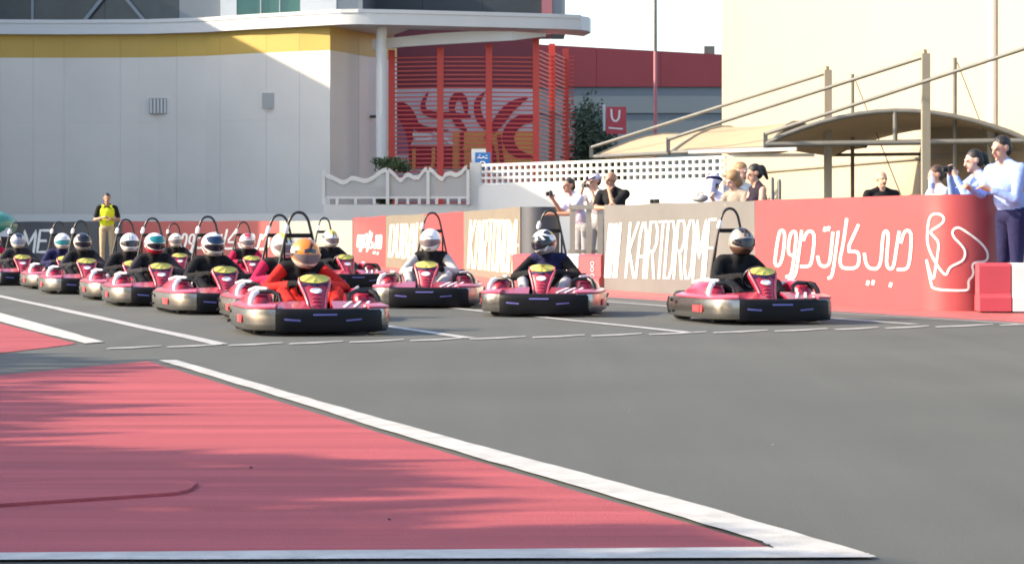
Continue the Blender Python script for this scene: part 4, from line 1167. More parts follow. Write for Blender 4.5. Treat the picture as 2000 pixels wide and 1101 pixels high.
# group in the middle
p = person('person in pale lavender shirt with a dark scarf on the head, facing away', stand(1393, 31.3), R(150), 1.62, lean=4, head_pitch=8, mats=dict(shirt='c_lav', skin='skin'), hair='short', sleeve='long',
           arms={'L': ((-.24, -.12, 1.2), (-.05, -.30, 1.25), .8, (0, 0, -1)), 'R': ((.24, -.12, 1.2), (.05, -.30, 1.25), .8, (0, 0, -1))})
Hd = p['Hd']
cm, _, _ = voxel([('e', Hd(0, .03, .04), (.10, .112, .09), p['hr'], 'a'), ('c', Hd(0, .09, .02), Hd(0, .11, -.16), .06, .05, 'a')], .010, 2); cm.materials.append(M['c_lav']); link('scarf', cm, p['e'])
MB().tube([Hd(.102 * math.cos(t), .03 + .115 * math.sin(t), .055) for t in [2 * PI * i / 18 for i in range(18)]], .022, 8, closed=True).build('head_band', M['c_navy'], p['e'], smooth=50)
p = person('person in white shirt with light brown hair behind the blonde woman', stand(1437, 31.6), R(40), 1.80, lean=8, head_yaw=10, head_pitch=10, mats=dict(shirt='c_pale', skin='skin_pale'), hair='short', hair_m='hair_blonde',
           arms={'L': ((-.27, -.1, 1.2), (-.12, -.33, 1.22), .8, (0, 0, -1)), 'R': ((.27, -.1, 1.2), (.12, -.33, 1.22), .8, (0, 0, -1))})
p = person('person with blonde bob and taupe top leaning on the wall', stand(1448, 30.5), R(-48), 1.66, lean=14, head_yaw=-15, head_pitch=14, mats=dict(shirt='c_tan', skin='skin_pale', trousers='c_pale'), hair='bob', hair_m='hair_blonde', female=True, sleeve='short',
           arms={'L': ((-.16, -.26, 1.22), (-.10, -.46, 1.32), .9, (1, 0, 0)), 'R': ((.22, -.16, 1.18), (.02, -.36, 1.24), .8, (0, 0, -1))})
p = person('person with dark ponytail in a sleeveless black dress beside the blonde one', stand(1487, 29.8), R(-72), 1.72, lean=8, head_yaw=0, head_pitch=12, mats=dict(shirt='c_plum', skin='skin', trousers='c_plum'), hair='pony', female=True, sleeve='none',
           arms={'L': ((-.20, -.12, 1.18), (-.12, -.34, 1.20), .8, (0, 0, -1)), 'R': ((.22, -.10, 1.16), (.10, -.33, 1.2), .8, (0, 0, -1))})
# bald man in black, alone
p = person('person with a shaved head in black standing alone under the shade sail', stand(1722, 33.8), R(8), 1.74, head_yaw=8, head_pitch=6, mats=dict(shirt='c_black', skin='skin', trousers='c_charcoal'), build=1.08)
# right group
p = person('person with dark pinned up hair and a pale top beside the water bottle', stand(1838, 28.4), R(-70), 1.66, lean=6, head_yaw=-8, head_pitch=10, mats=dict(shirt='c_pale', skin='skin'), hair='bun', hair_m='hair_brown', female=True,
           arms={'L': ((-.2, -.16, 1.18), (-.1, -.36, 1.2), .8, (0, 0, -1)), 'R': ((.2, -.16, 1.18), (.1, -.36, 1.2), .8, (0, 0, -1))})
p = person('person in pale blue photographing with a camera held at the face', stand(1926, 26.6), R(-78), 1.80, lean=12, head_yaw=0, head_pitch=2, mats=dict(shirt='c_blue', skin='skin_pale', trousers='c_navy'), hair='pony', hair_m='hair_black', female=True, sleeve='long',
           arms={'L': ((-.16, -.30, 1.26), (-.05, -.42, 1.50), .9, (1, 0, 0)), 'R': ((.18, -.26, 1.26), (.05, -.42, 1.50), .9, (-1, 0, 0))})
q = world_of(p['e'], (p['hands']['L'][0] + p['hands']['R'][0]) / 2 + Vector((0, -.05, .075)))
o = MB().box((0, 0, 0), (.13, .05, .08)).build('camera', M['gadget']); tag(o, 'dark camera held by the person in pale blue at the right', 'camera'); o.location = q; o.rotation_euler = (0, 0, R(-78)); MB().cyl((0, -.025, 0), (0, -.075, 0), .03, 14).build('lens', M['gadget'], o, smooth=50)
p = person('tall person in blue shirt and dark trousers at the right edge', stand(1976, 24.2), R(-66), 1.85, lean=10, head_yaw=6, head_pitch=4, mats=dict(shirt='c_blue', skin='skin', trousers='c_navy'), hair='short', sleeve='long', build=1.25,
           arms={'L': ((-.18, -.22, 1.2), (-.08, -.42, 1.22), .8, (0, 0, -1)), 'R': ((.24, -.12, 1.16), (.10, -.36, 1.22), .8, (0, 0, -1))})
for px, top, lb in ((1508, 346, 'short grey steel post just right of the person in the black dress'), (1522, 350, 'short grey steel post, second to the right of the black dress')):
    q = XY(px, 33); zt = ZZ(top, 33)
    e = thing('steel_post', lb, 'post', (q.x, q.y, 0), 0, 'short posts behind the wall')
    MB().tube([(0, 0, 0), (0, 0, zt - .03), (0, 0, zt)], [.03, .03, .016], 10).build('post', M['galv'], e, smooth=50)
# things lying on the wall
def on_wall(px, off=-.11): h = NEAR.hit(px); return Vector((h[1].x + h[2].x * off, h[1].y + h[2].y * off, WH + .008))
bt = thing('water_bottle', 'clear plastic water bottle standing on the red banner wall', 'bottle', on_wall(1803))
MB().tube([(0, 0, 0), (0, 0, .01), (0, 0, .15), (0, 0, .185), (0, 0, .20), (0, 0, .215)], [.03, .034, .034, .022, .013, .013], 14).build('bottle', M['pet'], bt, smooth=50)
MB().cyl((0, 0, .215), (0, 0, .235), .015, 12).build('cap', M['sticker_white'], bt, smooth=50)
MB().cyl((0, 0, .06), (0, 0, .12), .0352, 14).build('label', M['c_blue'], bt, smooth=50)
bg_ = thing('bag', 'flat grey bag lying on top of the beige banner wall', 'bag', on_wall(1352), R(-65))
me, _, _ = voxel([('e', (0, 0, .04), (.15, .1, .045), None, 'a'), ('e', (.07, 0, .05), (.08, .08, .05), None, 'a')], .012, 2); me.materials.append(M['c_grey']); link('pouch', me, bg_)
MB().tube([(-.1, 0, .06), (-.05, .02, .12), (.05, .02, .12), (.1, 0, .07)], .008, 6).build('strap', M['gadget'], bg_)
o = MB().box((0, 0, .03), (.14, .08, .06)).build('camera', M['gadget']); o.location = on_wall(1264); o.rotation_euler = (0, 0, R(-60)); tag(o, 'small black camera left lying on the beige banner wall', 'camera'); MB().cyl((0, -.04, .03), (0, -.07, .03), .024, 12).build('lens', M['gadget'], o, smooth=50)

# green roofed service cart at the far left edge
q = XY(-14, 53)
gc = thing('service_cart', 'green roofed service cart cut off by the left edge', 'cart', (q.x, q.y, 0), R(10))
rf = MB(); rf.ball((0, 0, 1.02), (.56, .7, .34), 20, 10); rf.build('roof', mat('cart_green', (.03, .20, .15), .35, coat=.3), gc, smooth=60)
MB().box((0, -.1, .86), (.9, .9, .2)).build('windscreen', M['pet'], gc)
bd = MB(); bd.prism([(-.5, -.8), (.5, -.8), (.5, .8), (-.5, .8)], .2, .75); bd.build('body', M['c_charcoal'], gc)
for sx in (-1, 1):
    for sy in (-.5, .5): MB().cyl((sx * .43, sy, .2), (sx * .55, sy, .2), .2, 18).build('wheel', M['rubber'], gc, smooth=50)
MB().cyl((.1, 0, 1.33), (.1, 0, 1.5), .02, 8).build('mast', M['gadget'], gc)
MB().ball((.1, 0, 1.5), .05, 10, 6).build('beacon', M['gadget'], gc, smooth=60)

# ------------------------------------------------------------------ karts
NOSE_Y, REAR_Y, HEAD_Y = -.95, .92, .24
def band(path, prof, seg_m=None):
    """sweep a vertical profile [(outward offset, z)] along a plan path"""
    n = len(path); rings = []
    for i, p in enumerate(path):
        t = (path[min(i + 1, n - 1)] - path[max(i - 1, 0)]).normalized(); o = Vector((t.y, -t.x, 0))
        rings.append([p + o * a + Vector((0, 0, z)) for a, z in prof])
    return rings
def bez(pts, it=3): return [Vector((p[0], p[1], 0)) for p in smooth_pts(pts, it)]
def make_kart():
    k = thing('race_kart', 'rental kart', 'kart', (0, 0, 0), 0, 'karts lined up on the starting grid')
    # chassis: floor tray and side tubes
    mb = MB(); mb.prism([(-.3, -.8), (.3, -.8), (.36, .6), (-.36, .6)], .05, .07)
    for sx in (-1, 1): mb.tube([(.28 * sx, -.85, .09), (.33 * sx, -.2, .09), (.36 * sx, .5, .10), (.3 * sx, .8, .11)], .016, 8)
    mb.tube([(-.55, .52, .14), (.55, .52, .14)], .018, 8); mb.tube([(-.48, -.5, .13), (.48, -.5, .13)], .016, 8)
    mb.build('chassis', M['tube_black'], k, smooth=50)
    # black nose bumper, wrapping the front; right end runs on to imitate shaded silver
    nose = [Vector(v) for v in [(-.43, -.895, 0), (-.40, -.915, 0), (-.35, -.932, 0), (-.28, -.945, 0), (-.12, -.958, 0), (0, -.96, 0), (.12, -.958, 0), (.28, -.945, 0), (.36, -.93, 0), (.44, -.908, 0), (.505, -.872, 0), (.56, -.80, 0), (.59, -.74, 0)]]
    prof = [(-.02, .03), (.012, .034), (.018, .05), (.022, .12), (.022, .19), (.020, .225), (.010, .25), (-.01, .262), (-.05, .262), (-.05, .05)]
    nb2 = MB().loft(band(nose, prof)).build('front_bumper', M['kart_black'], k, smooth=50)
    def patch(x0, x1, z0, z1, dz=0):
        pts = []
        for i in range(5):
            x = lerp(x0, x1, i / 4); y = interp([(v.x, v.y) for v in nose], x) + .009
            zz = dz * (i / 4)
            pts.append((x, y))
        lo = [Vector((x, y - .036, z0 + dz * i / 4)) for i, (x, y) in enumerate(pts)]; hi = [Vector((x, y - .036 + (.003 if z1 > .2 else 0), z1 + dz * i / 4)) for i, (x, y) in enumerate(pts)]
        back = Vector((0, .03, 0))
        st = MB(); st.loft([[lo[i], hi[i], hi[i] + back, lo[i] + back] for i in range(5)])
        st.build('sticker', M['sticker_blue'], nb2)
    patch(-.34, -.20, .150, .168, -.012); patch(-.09, .12, .196, .212); patch(.20, .34, .138, .152, .012)
    # silver side bands with bolts and a red decal
    for sx in (-1, 1):
        pth = bez([(.41, -.922), (.50, -.885), (.585, -.80), (.63, -.66), (.647, -.45), (.65, 0), (.645, .5), (.60, .72)], 2)
        if sx < 0: pth = [Vector((-p.x, p.y, 0)) for p in pth][::-1]
        else: pth = pth
        prof = [(0, .05), (.006, .055), (.012, .11), (.014, .16), (.012, .21), (.004, .255), (-.012, .258), (-.014, .05)]
        sbm = MB().loft(band(pth, prof)).build('side_bumper', M['kart_silver'], k, smooth=50)
        X = .662 * sx
        d1 = MB(); d1.box((X, -.34, .152), (.008, .20, .07)); d1.cyl((X - .004 * sx, -.50, .152), (X + .004 * sx, -.50, .152), .04, 18); d1.build('decal', M['sticker_red'], sbm)
        d2 = MB(); d2.box((X + .003 * sx, -.34, .152), (.008, .16, .016)); d2.box((X + .003 * sx, -.50, .152), (.006, .03, .03)); d2.build('decal_text', M['kart_pink'], sbm)
        for (yy, zz) in ((.30, .20), (.46, .22), (.40, .10), (.52, .09)):
            c = MB(); c.cyl((X - .006 * sx, yy, zz), (X + .008 * sx, yy, zz), .016, 10); c.build('bolt', M['kart_black'], sbm)
        # red cover along the top of the band, front to middle
        pt2 = [p for p in bez([(.40, -.86), (.50, -.83), (.575, -.74), (.60, -.55), (.60, -.15), (.60, .35)], 2)]
        if sx < 0: pt2 = [Vector((-p.x, p.y, 0)) for p in pt2][::-1]
        MB().loft(band(pt2, [(.05, .262), (.052, .278), (-.02, .300), (-.10, .292), (-.10, .264)])).build('top_cover', M['kart_pink'], k, smooth=50)
        # front deck plate beside the fairing, with pale stripes
        dk = MB(); dk.loft([[Vector((x * sx, y, z)) for x, y, z in ((.10, -.91, .262), (.46, -.84, .266), (.44, -.60, .305), (.12, -.62, .315))], [Vector((x * sx, y, z - .02)) for x, y, z in ((.10, -.91, .262), (.46, -.84, .266), (.44, -.60, .305), (.12, -.62, .315))]])
        dko = dk.build('front_deck', M['kart_red'], k)
        if sx > 0:
            sp = MB()
            for t in (0, 1, 2): sp.bar((.20 + .09 * t, -.87, .273 + .001 * t), (.30 + .08 * t, -.64, .308), .026, .008)
            sp.build('stripe', M['stripe_white'], dko)
        # side pod: red, front hoop painted white sunward for its highlight, black opposite
        rings = []
        for yy, hh, ins in ((-.44, .06, .05), (-.40, .12, .02), (-.30, .155, .0), (-.1, .16, 0), (.15, .145, 0), (.34, .10, .02), (.40, .05, .05)):
            rings.append([Vector((x * sx, yy, z)) for x, z in ((.36 + ins, .22), (.36 + ins, .24 + hh * .7), (.40 + ins, .24 + hh), (.52 - ins, .24 + hh * .92), (.585 - ins, .24 + hh * .6), (.60 - ins, .22))])
        pdm = MB().loft(rings).build('side_pod', M['kart_red'], k, smooth=50)
        MB().tube([(.585 * sx, -.50, .27), (.57 * sx, -.48, .325), (.545 * sx, -.46, .365), (.50 * sx, -.43, .385)], [.020, .026, .026, .016], 10).build('pod_hoop', M['white_gloss'] if sx < 0 else M['tube_black'], pdm, smooth=50)
        MB().tube([(.40 * sx, -.28, .40), (.47 * sx, 0, .405), (.50 * sx, .25, .38)], .012, 8).build('pod_stripe', M['stripe_white'], pdm, smooth=50)
        # guard loop near the knees
        MB().tube([(.30 * sx, -.50, .27), (.32 * sx, -.46, .36), (.38 * sx, -.42, .385), (.50 * sx, -.40, .38), (.56 * sx, -.36, .33)], .018, 8).build('guard_loop', M['tube_black'], k, smooth=50)
        for (wx, wy, wr, wwd) in ((.50, -.50, .128, .11), (.515, .52, .138, .17)):
            wh = MB(); wh.cyl((sx * (wx - wwd * .4), wy, wr), (sx * (wx + wwd * .4), wy, wr), wr * .55, 18); who = wh.build('wheel', M['rim'], k, smooth=50)
            ty = MB(); seg = 22
            prf = [(-.5, .55), (-.5, .85), (-.42, .97), (-.2, 1), (.2, 1), (.42, .97), (.5, .85), (.5, .55)]
            ty.loft([[Vector((sx * (wx + a * wwd), wy + r * wr * math.cos(2 * PI * i / seg), wr + r * wr * math.sin(2 * PI * i / seg))) for a, r in prf] for i in range(seg)], closed=True)
            ty.build('tyre', M['rubber'], who, smooth=50)
    # steering fairing
    rows = [(0, .070, -.70, .20), (.15, .074, -.665, .25), (.35, .085, -.615, .31), (.55, .105, -.565, .37), (.72, .128, -.525, .42), (.84, .142, -.495, .455), (.93, .138, -.475, .485), (.98, .105, -.465, .502), (1, .06, -.462, .508)]
    def fpt(u, row, o=0):
        t, hw, y, z = row; x = u * hw
        return Vector((x, y + .045 * u * u - o, z + o * .55))
    us = [-1, -.85, -.5, 0, .5, .85, 1]
    rings = []
    for row in rows:
        fr = [fpt(u, row) for u in us]; bk = [v + Vector((0, .05, -.02)) for v in fr][::-1]
        rings.append(fr + bk)
    fo = MB().loft(rings).build('front_fairing', M['kart_red'], k, smooth=50)
    for sx in (-1, 1):
        MB().tube([fpt(sx * .98, r_, .006) for r_ in rows[:7]], [.016, .014, .013, .013, .013, .012, .008], 8).build('fairing_rim', M['kart_pink'], fo, smooth=50)
    def fpatch(u0, u1, t0, t1, o, oval=False, n=12):
        tb_h = [(r_[0], r_[1]) for r_ in rows]; tb_y = [(r_[0], r_[2]) for r_ in rows]; tb_z = [(r_[0], r_[3]) for r_ in rows]
        vs = []
        if oval:
            for i in range(18):
                a = 2 * PI * i / 18; u = (u0 + u1) / 2 + (u1 - u0) / 2 * math.cos(a); t = (t0 + t1) / 2 + (t1 - t0) / 2 * math.sin(a)
                hwm = interp(tb_h, (t0 + t1) / 2); hw = interp(tb_h, t)
                x = max(-hw * .97, min(hw * .97, u * hwm)); uu = x / hw
                vs.append(Vector((x, interp(tb_y, t) + .045 * uu * uu - o, interp(tb_z, t) + o * .55)))
            return MB().loft([vs, [v + Vector((0, .004, -.002)) for v in vs]])
        fr = [fpt(u, (t, interp(tb_h, t), interp(tb_y, t), interp(tb_z, t)), o) for u, t in ((u0, t0), ((u0 + u1) / 2, t0), (u1, t0), (u1, t1), ((u0 + u1) / 2, t1), (u0, t1))]
        return MB().loft([fr, [v + Vector((0, .004, -.002)) for v in fr]])
    fpatch(-1.0, 1.0, .80, 1.0, .010, True).build('number_plate', M['plate_yellow'], fo)
    fpatch(-.85, .85, .725, .80, .007).build('plate_shadow', M['plate_shade_navy'], fo)  # number plate's shadow painted as a dark blue strip
    fpatch(-.48, .48, .54, .68, .008, True).build('badge', M['sticker_white'], fo)
    for t in (.24, .34, .42): fpatch(-.45, .45, t, t + .03, .007).build('text_line', M['kart_pink'], fo)
    # steering column, wheel
    MB().tube([(0, -.55, .22), (0, -.22, .40)], .014, 8).build('steering_column', M['tube_black'], k, smooth=50)
    ax = Vector((0, -.82, -.57)).normalized(); uu = Vector((1, 0, 0)); vv = ax.cross(uu)
    swm = MB(); swm.tube([Vector((0, -.22, .405)) + (uu * math.cos(a) + vv * math.sin(a)) * .12 for a in [2 * PI * i / 22 for i in range(22)]], .014, 8, closed=True)
    for a in (.5, 2.6, 4.7): swm.bar(Vector((0, -.22, .405)), Vector((0, -.22, .405)) + (uu * math.cos(a) + vv * math.sin(a)) * .115, .02, .008)
    swm.build('steering_wheel', M['gadget'], k, smooth=50)
    # seat shell
    rings = []
    for y, z, hw, d in ((-.05, .12, .17, .05), (.08, .09, .19, .09), (.30, .09, .20, .14), (.42, .16, .20, .15), (.47, .30, .20, .12), (.50, .45, .19, .08), (.52, .56, .16, .04)):
        fr = [Vector((hw * u, y - (d * .5 * abs(u) ** 2 if z > .15 else 0), z + (d * abs(u) ** 2 if z <= .16 else 0))) for u in (-1, -.8, -.4, 0, .4, .8, 1)]
        rings.append(fr + [v + Vector((0, .02, -.02)) for v in fr][::-1])
    MB().loft(rings).build('seat', M['kart_black'], k, smooth=50)
    # roll hoop with pad and side beacon
    hp2 = [(-.25, .50, .12), (-.225, .51, .34), (-.19, .52, .56), (-.135, .53, .80), (-.105, .53, .92), (-.088, .53, .99), (-.05, .53, 1.045), (0, .53, 1.06)]
    hp2 = hp2 + [(-x, y, z) for x, y, z in hp2[:-1]][::-1]
    ho = MB().tube(smooth_pts(hp2, 1), .0135, 10).build('roll_hoop', M['tube_black'], k, smooth=50)
    MB().bar((-.125, .515, .845), (.125, .515, .845), .045, .04).build('head_pad', M['kart_black'], ho)
    MB().tube([(-.132, .53, .80), (-.12, .72, .45), (-.2, .80, .16)], .011, 8).build('hoop_brace', M['tube_black'], ho, smooth=50)
    MB().tube([(.132, .53, .80), (.12, .72, .45), (.2, .80, .16)], .011, 8).build('hoop_brace', M['tube_black'], ho, smooth=50)
    MB().tube([(-.132, .50, .865), (-.130, .50, .88), (-.118, .50, .93), (-.112, .50, .945)], [.018, .024, .022, .010], 12).build('hoop_light', M['white_gloss'], ho, smooth=50)
    # engine, rear bumper
    en = MB(); en.box((.34, .62, .24), (.2, .24, .24)); en.cyl((.34, .62, .36), (.34, .62, .42), .07, 14); 
    MB().box((-.34, .60, .2), (.16, .2, .16)).build('fuel_tank', M['kart_black'], k)
    for i in range(4): en.box((.34, .50, .16 + .05 * i), (.22, .02, .018))
    en.build('engine', M['engine'], k)
    rb = [Vector(v) for v in [(.60, .70, 0), (.52, .84, 0), (.38, .90, 0), (0, .92, 0), (-.38, .90, 0), (-.52, .84, 0), (-.60, .70, 0)]]
    MB().loft(band(rb, [(-.02, .06), (.02, .07), (.035, .16), (.02, .25), (-.03, .25), (-.03, .07)])).build('rear_bumper', M['kart_black'], k, smooth=50)
    return k
KART = make_kart()
def flatten(o, seen):
    for ch in o.children:
        if ch.data not in seen and not ch.name.startswith(('wheel', 'tyre', 'roll_hoop', 'seat', 'steering_wheel')):
            seen.add(ch.data)
            for v in ch.data.vertices:
                z = v.co.z
                v.co.z = z * .86 if z < .27 else z - .038 * min(1, max(0, (.55 - z) / .28))
        if not ch.name.startswith(('wheel', 'roll_hoop')): flatten(ch, seen)
flatten(KART, set())

# ---- drivers: two seated poses shared by all, suits and helmets differ
def driver_mesh(head=(0, .235, .735), turn=0, spread=1.0):
    pr = []
    nk = Vector((0, .28, .60)); ch = Vector((0, .34, .46)); pv = Vector((0, .33, .20))
    pr += [('e', pv, (.17, .14, .12), None, 'suit'), ('e', Vector((0, .35, .34)), (.155, .115, .17), None, 'suit'), ('e', ch, (.172, .118, .15), None, 'yoke'),
           ('c', (-.15, .32, .555), (.15, .32, .555), .068, .068, 'yoke'), ('c', nk - Vector((0, 0, .05)), Vector(head) - Vector((0, 0, .03)), .062, .075, 'yoke'), ('e', head, (.085, .10, .10), None, 'yoke')]
    for sx in (-1, 1):
        S0 = Vector((.185 * sx, .31, .535)); el = Vector((.32 * sx * spread, .10, .375)); hd_ = Vector((.14 * sx, -.16, .42))
        pr += [('c', S0, el, .058, .047, 'sleeve'), ('c', el, el.lerp(hd_, .82), .047, .038, 'sleeve'), ('c', el.lerp(hd_, .80), hd_, .037, .034, 'glove')]
        pr += hand_prims(hd_ - (hd_ - el).normalized() * .03, (hd_ - el), -sx, 1.6, 'glove', .9, (0, .3, -1))
        hp_ = Vector((.10 * sx, .28, .18)); kn = Vector((.235 * sx, -.17, .335)); an = Vector((.16 * sx, -.60, .17))
        pr += [('c', hp_, kn, .085, .066, 'suit'), ('c', kn, an, .062, .046, 'leg'), ('c', an, an + Vector((0, -.10, .04)), .045, .038, 'shoe')]
    me, tags, idx = voxel(pr, .0125, 4)
    dress(me, idx, [M['c_black']] * len(tags))
    me.name = 'body'
    return me, tags
DM = [driver_mesh(), driver_mesh((-.035, .20, .715), spread=1.08), driver_mesh((.02, .22, .73), spread=.95), driver_mesh((.0, .14, .665), spread=1.1)]
HEADS = [(0, .235, .735), (-.035, .20, .72), (.02, .22, .735), (0, .12, .685)]

def helmet_meshes():
    nu, nv = 32, 22
    def pt(az, el, o=0.0):
        # az 0 = front (-Y), el up
        ce, se = math.cos(el), math.sin(el)
        rx, ry, rz = .128 + o, .150 + o, .140 + o
        x = rx * ce * math.sin(az); y = -ry * ce * math.cos(az); z = rz * se
        if el < 0:
            f = max(0, math.cos(az)) * min(1, -el / .5); y -= .022 * f * ce; z *= (1 - .06 * f)
            s_ = 1 - .10 * min(1, (-el) / 1.2); x *= s_
        return Vector((x, y, z))
    mb = MB()
    els = [lerp(-.98, PI / 2 - .03, j / nv) for j in range(nv + 1)]
    azs = [lerp(-PI, PI, i / nu) for i in range(nu)]
    for j in range(nv):
        for i in range(nu):
            i2 = (i + 1) % nu; a, a2 = azs[i], azs[i] + 2 * PI / nu; am = (a + a2) / 2; em = (els[j] + els[j + 1]) / 2
            m_ = 0
            if em > .72 and abs(math.sin(am) * math.cos(em)) < .42: m_ = 1          # crown patch
            elif em < -.28: m_ = 2                                             # chin and lower edge
            elif abs(am) > 1.25 and .0 < em < .45: m_ = 3                      # side flash
            mb.mi(m_).add([pt(a, els[j]), pt(a2, els[j]), pt(a2, els[j + 1]), pt(a, els[j + 1])], [(0, 1, 2, 3)])
    c = len(mb.v); mb.mi(0).add([pt(a, els[-1]) for a in azs], [list(range(nu))]); mb.mi(2).add([pt(a, els[0]) for a in azs], [list(range(nu))[::-1]])
    me = bpy.data.meshes.new('shell'); me.from_pydata(mb.v, [], mb.f); me.polygons.foreach_set('material_index', mb.m)
    bm = bmesh.new(); bm.from_mesh(me); bmesh.ops.remove_doubles(bm, verts=bm.verts, dist=1e-5); bmesh.ops.recalc_face_normals(bm, faces=bm.faces); bm.to_mesh(me); bm.free()
    me.shade_smooth()
    for _ in range(4): me.materials.append(M['h_white'])
    def visor(e0, e1, wdt, o):
        v = MB(); n = 16; k = 5; rings = []
        for i in range(n + 1):
            az = lerp(-wdt, wdt, i / n); cc = math.cos(az / wdt * PI / 2) ** .35 if abs(i - n / 2) < n / 2 else .25
            mid = (e0 + e1) / 2; hh = (e1 - e0) / 2 * max(.35, cc)
            rings.append([pt(az, mid - hh + 2 * hh * j / k, o) for j in range(k + 1)] + [pt(az, mid + hh - 2 * hh * j / k, o - .010) for j in range(k + 1)])
        v.loft(rings); m_ = v.mesh('visor', M['visor_dark'], smooth=50); return m_
    def graphic(lines): return [graphic1([l], .004 + .0006 * i) for i, l in enumerate(lines)]
    def graphic1(lines, o):
        g = MB()
        for li, (pts, w) in enumerate(lines):
            P_ = [Vector(p) for p in pts]; d = []
            for a, b_ in zip(P_, P_[1:]): d += [a.lerp(b_, t / 6) for t in range(6)]
            d.append(P_[-1]); L, Rr = [], []
            for i, p in enumerate(d):
                t = (d[min(i + 1, len(d) - 1)] - d[max(i - 1, 0)]).normalized(); nn = Vector((-t.y, t.x)) * w / 2
                L.append(pt(*(p + nn), o + .0006 * li)); Rr.append(pt(*(p - nn), o + .0006 * li))
            k = len(L); g.add(L + Rr, [(i, i + 1, k + i + 1, k + i) for i in range(k - 1)])
        return g.mesh('graphic', M['h_black'], smooth=50, fix=False)
    G_ = dict(angular=graphic([([(-1.5, .35), (-.5, 1.0), (.25, 1.05)], .2), ([(.25, 1.0), (.9, -.1), (.55, -.55)], .2), ([(.25, 1.0), (1.2, .5), (1.9, .3)], .16)]),
              flame=graphic([([(-.55, .50), (-.1, .62), (.45, .50)], .26), ([(-.1, .62), (.0, .86), (.35, 1.05)], .20), ([(-1.7, -.15), (-1.3, .1), (-1.15, .45)], .16), ([(1.7, -.15), (1.3, .1), (1.15, .45)], .16)]),
              stripes=graphic([([(-.22, .45), (-.22, .8), (-.3, 1.15)], .16), ([(.22, .45), (.22, .8), (.3, 1.15)], .16)]),
              sweep=graphic([([(-2.2, .35), (-1.5, .0), (-1.0, -.45)], .14), ([(2.2, .35), (1.5, .0), (1.0, -.45)], .14), ([(-.5, .5), (0, .62), (.5, .5)], .12)]),
              trim=graphic([([(-3.1, -.93), (-1, -.93), (1, -.93), (3.1, -.93)], .10)]), vent=graphic([([(-.28, -.5), (.28, -.5)], .09)]))
    vz_down = visor(-.26, .34, 1.25, .006)
    vz_up = visor(.34, .98, 1.15, .012)
    port = visor(-.24, .32, 1.18, .003)
    return me, vz_down, vz_up, port, G_
H_SHELL, V_DOWN, V_UP, V_PORT, H_GRAPHIC = helmet_meshes()
for m_ in (V_DOWN, V_UP, V_PORT): pass

def driver(kart, label, pose, suit, yoke, sleeve, leg, hel, visor, up=False, yaw=0, pitch=8, roll=0, gr=None, glove='c_black'):
    e = thing('person', label, 'person', kart.location.copy(), kart.rotation_euler.z, 'drivers seated in the karts')
    me, tags = DM[pose]
    b_ = link('body', me, e)
    mp = dict(suit=suit, yoke=yoke, sleeve=sleeve, leg=leg, glove=glove, shoe='c_black')
    set_mats(b_, [M[mp[t]] for t in tags])
    h = link('helmet', H_SHELL, e); set_mats(h, [M[x] for x in hel])
    h.location = HEADS[pose]; h.rotation_euler = (R(pitch), R(roll), R(yaw))
    if up:
        v = link('eye_port', V_PORT, h); set_mats(v, [M['visor_dark']])
        v = link('visor', V_UP, h)
    else: v = link('visor', V_DOWN, h)
    set_mats(v, [M[visor]])
    link('trim', H_GRAPHIC['trim'][0], h); link('vent', H_GRAPHIC['vent'][0], h)
    if gr:
        for gm in H_GRAPHIC[gr[0]]: set_mats(link('graphic', gm, h), [M[gr[1]]])
    return e

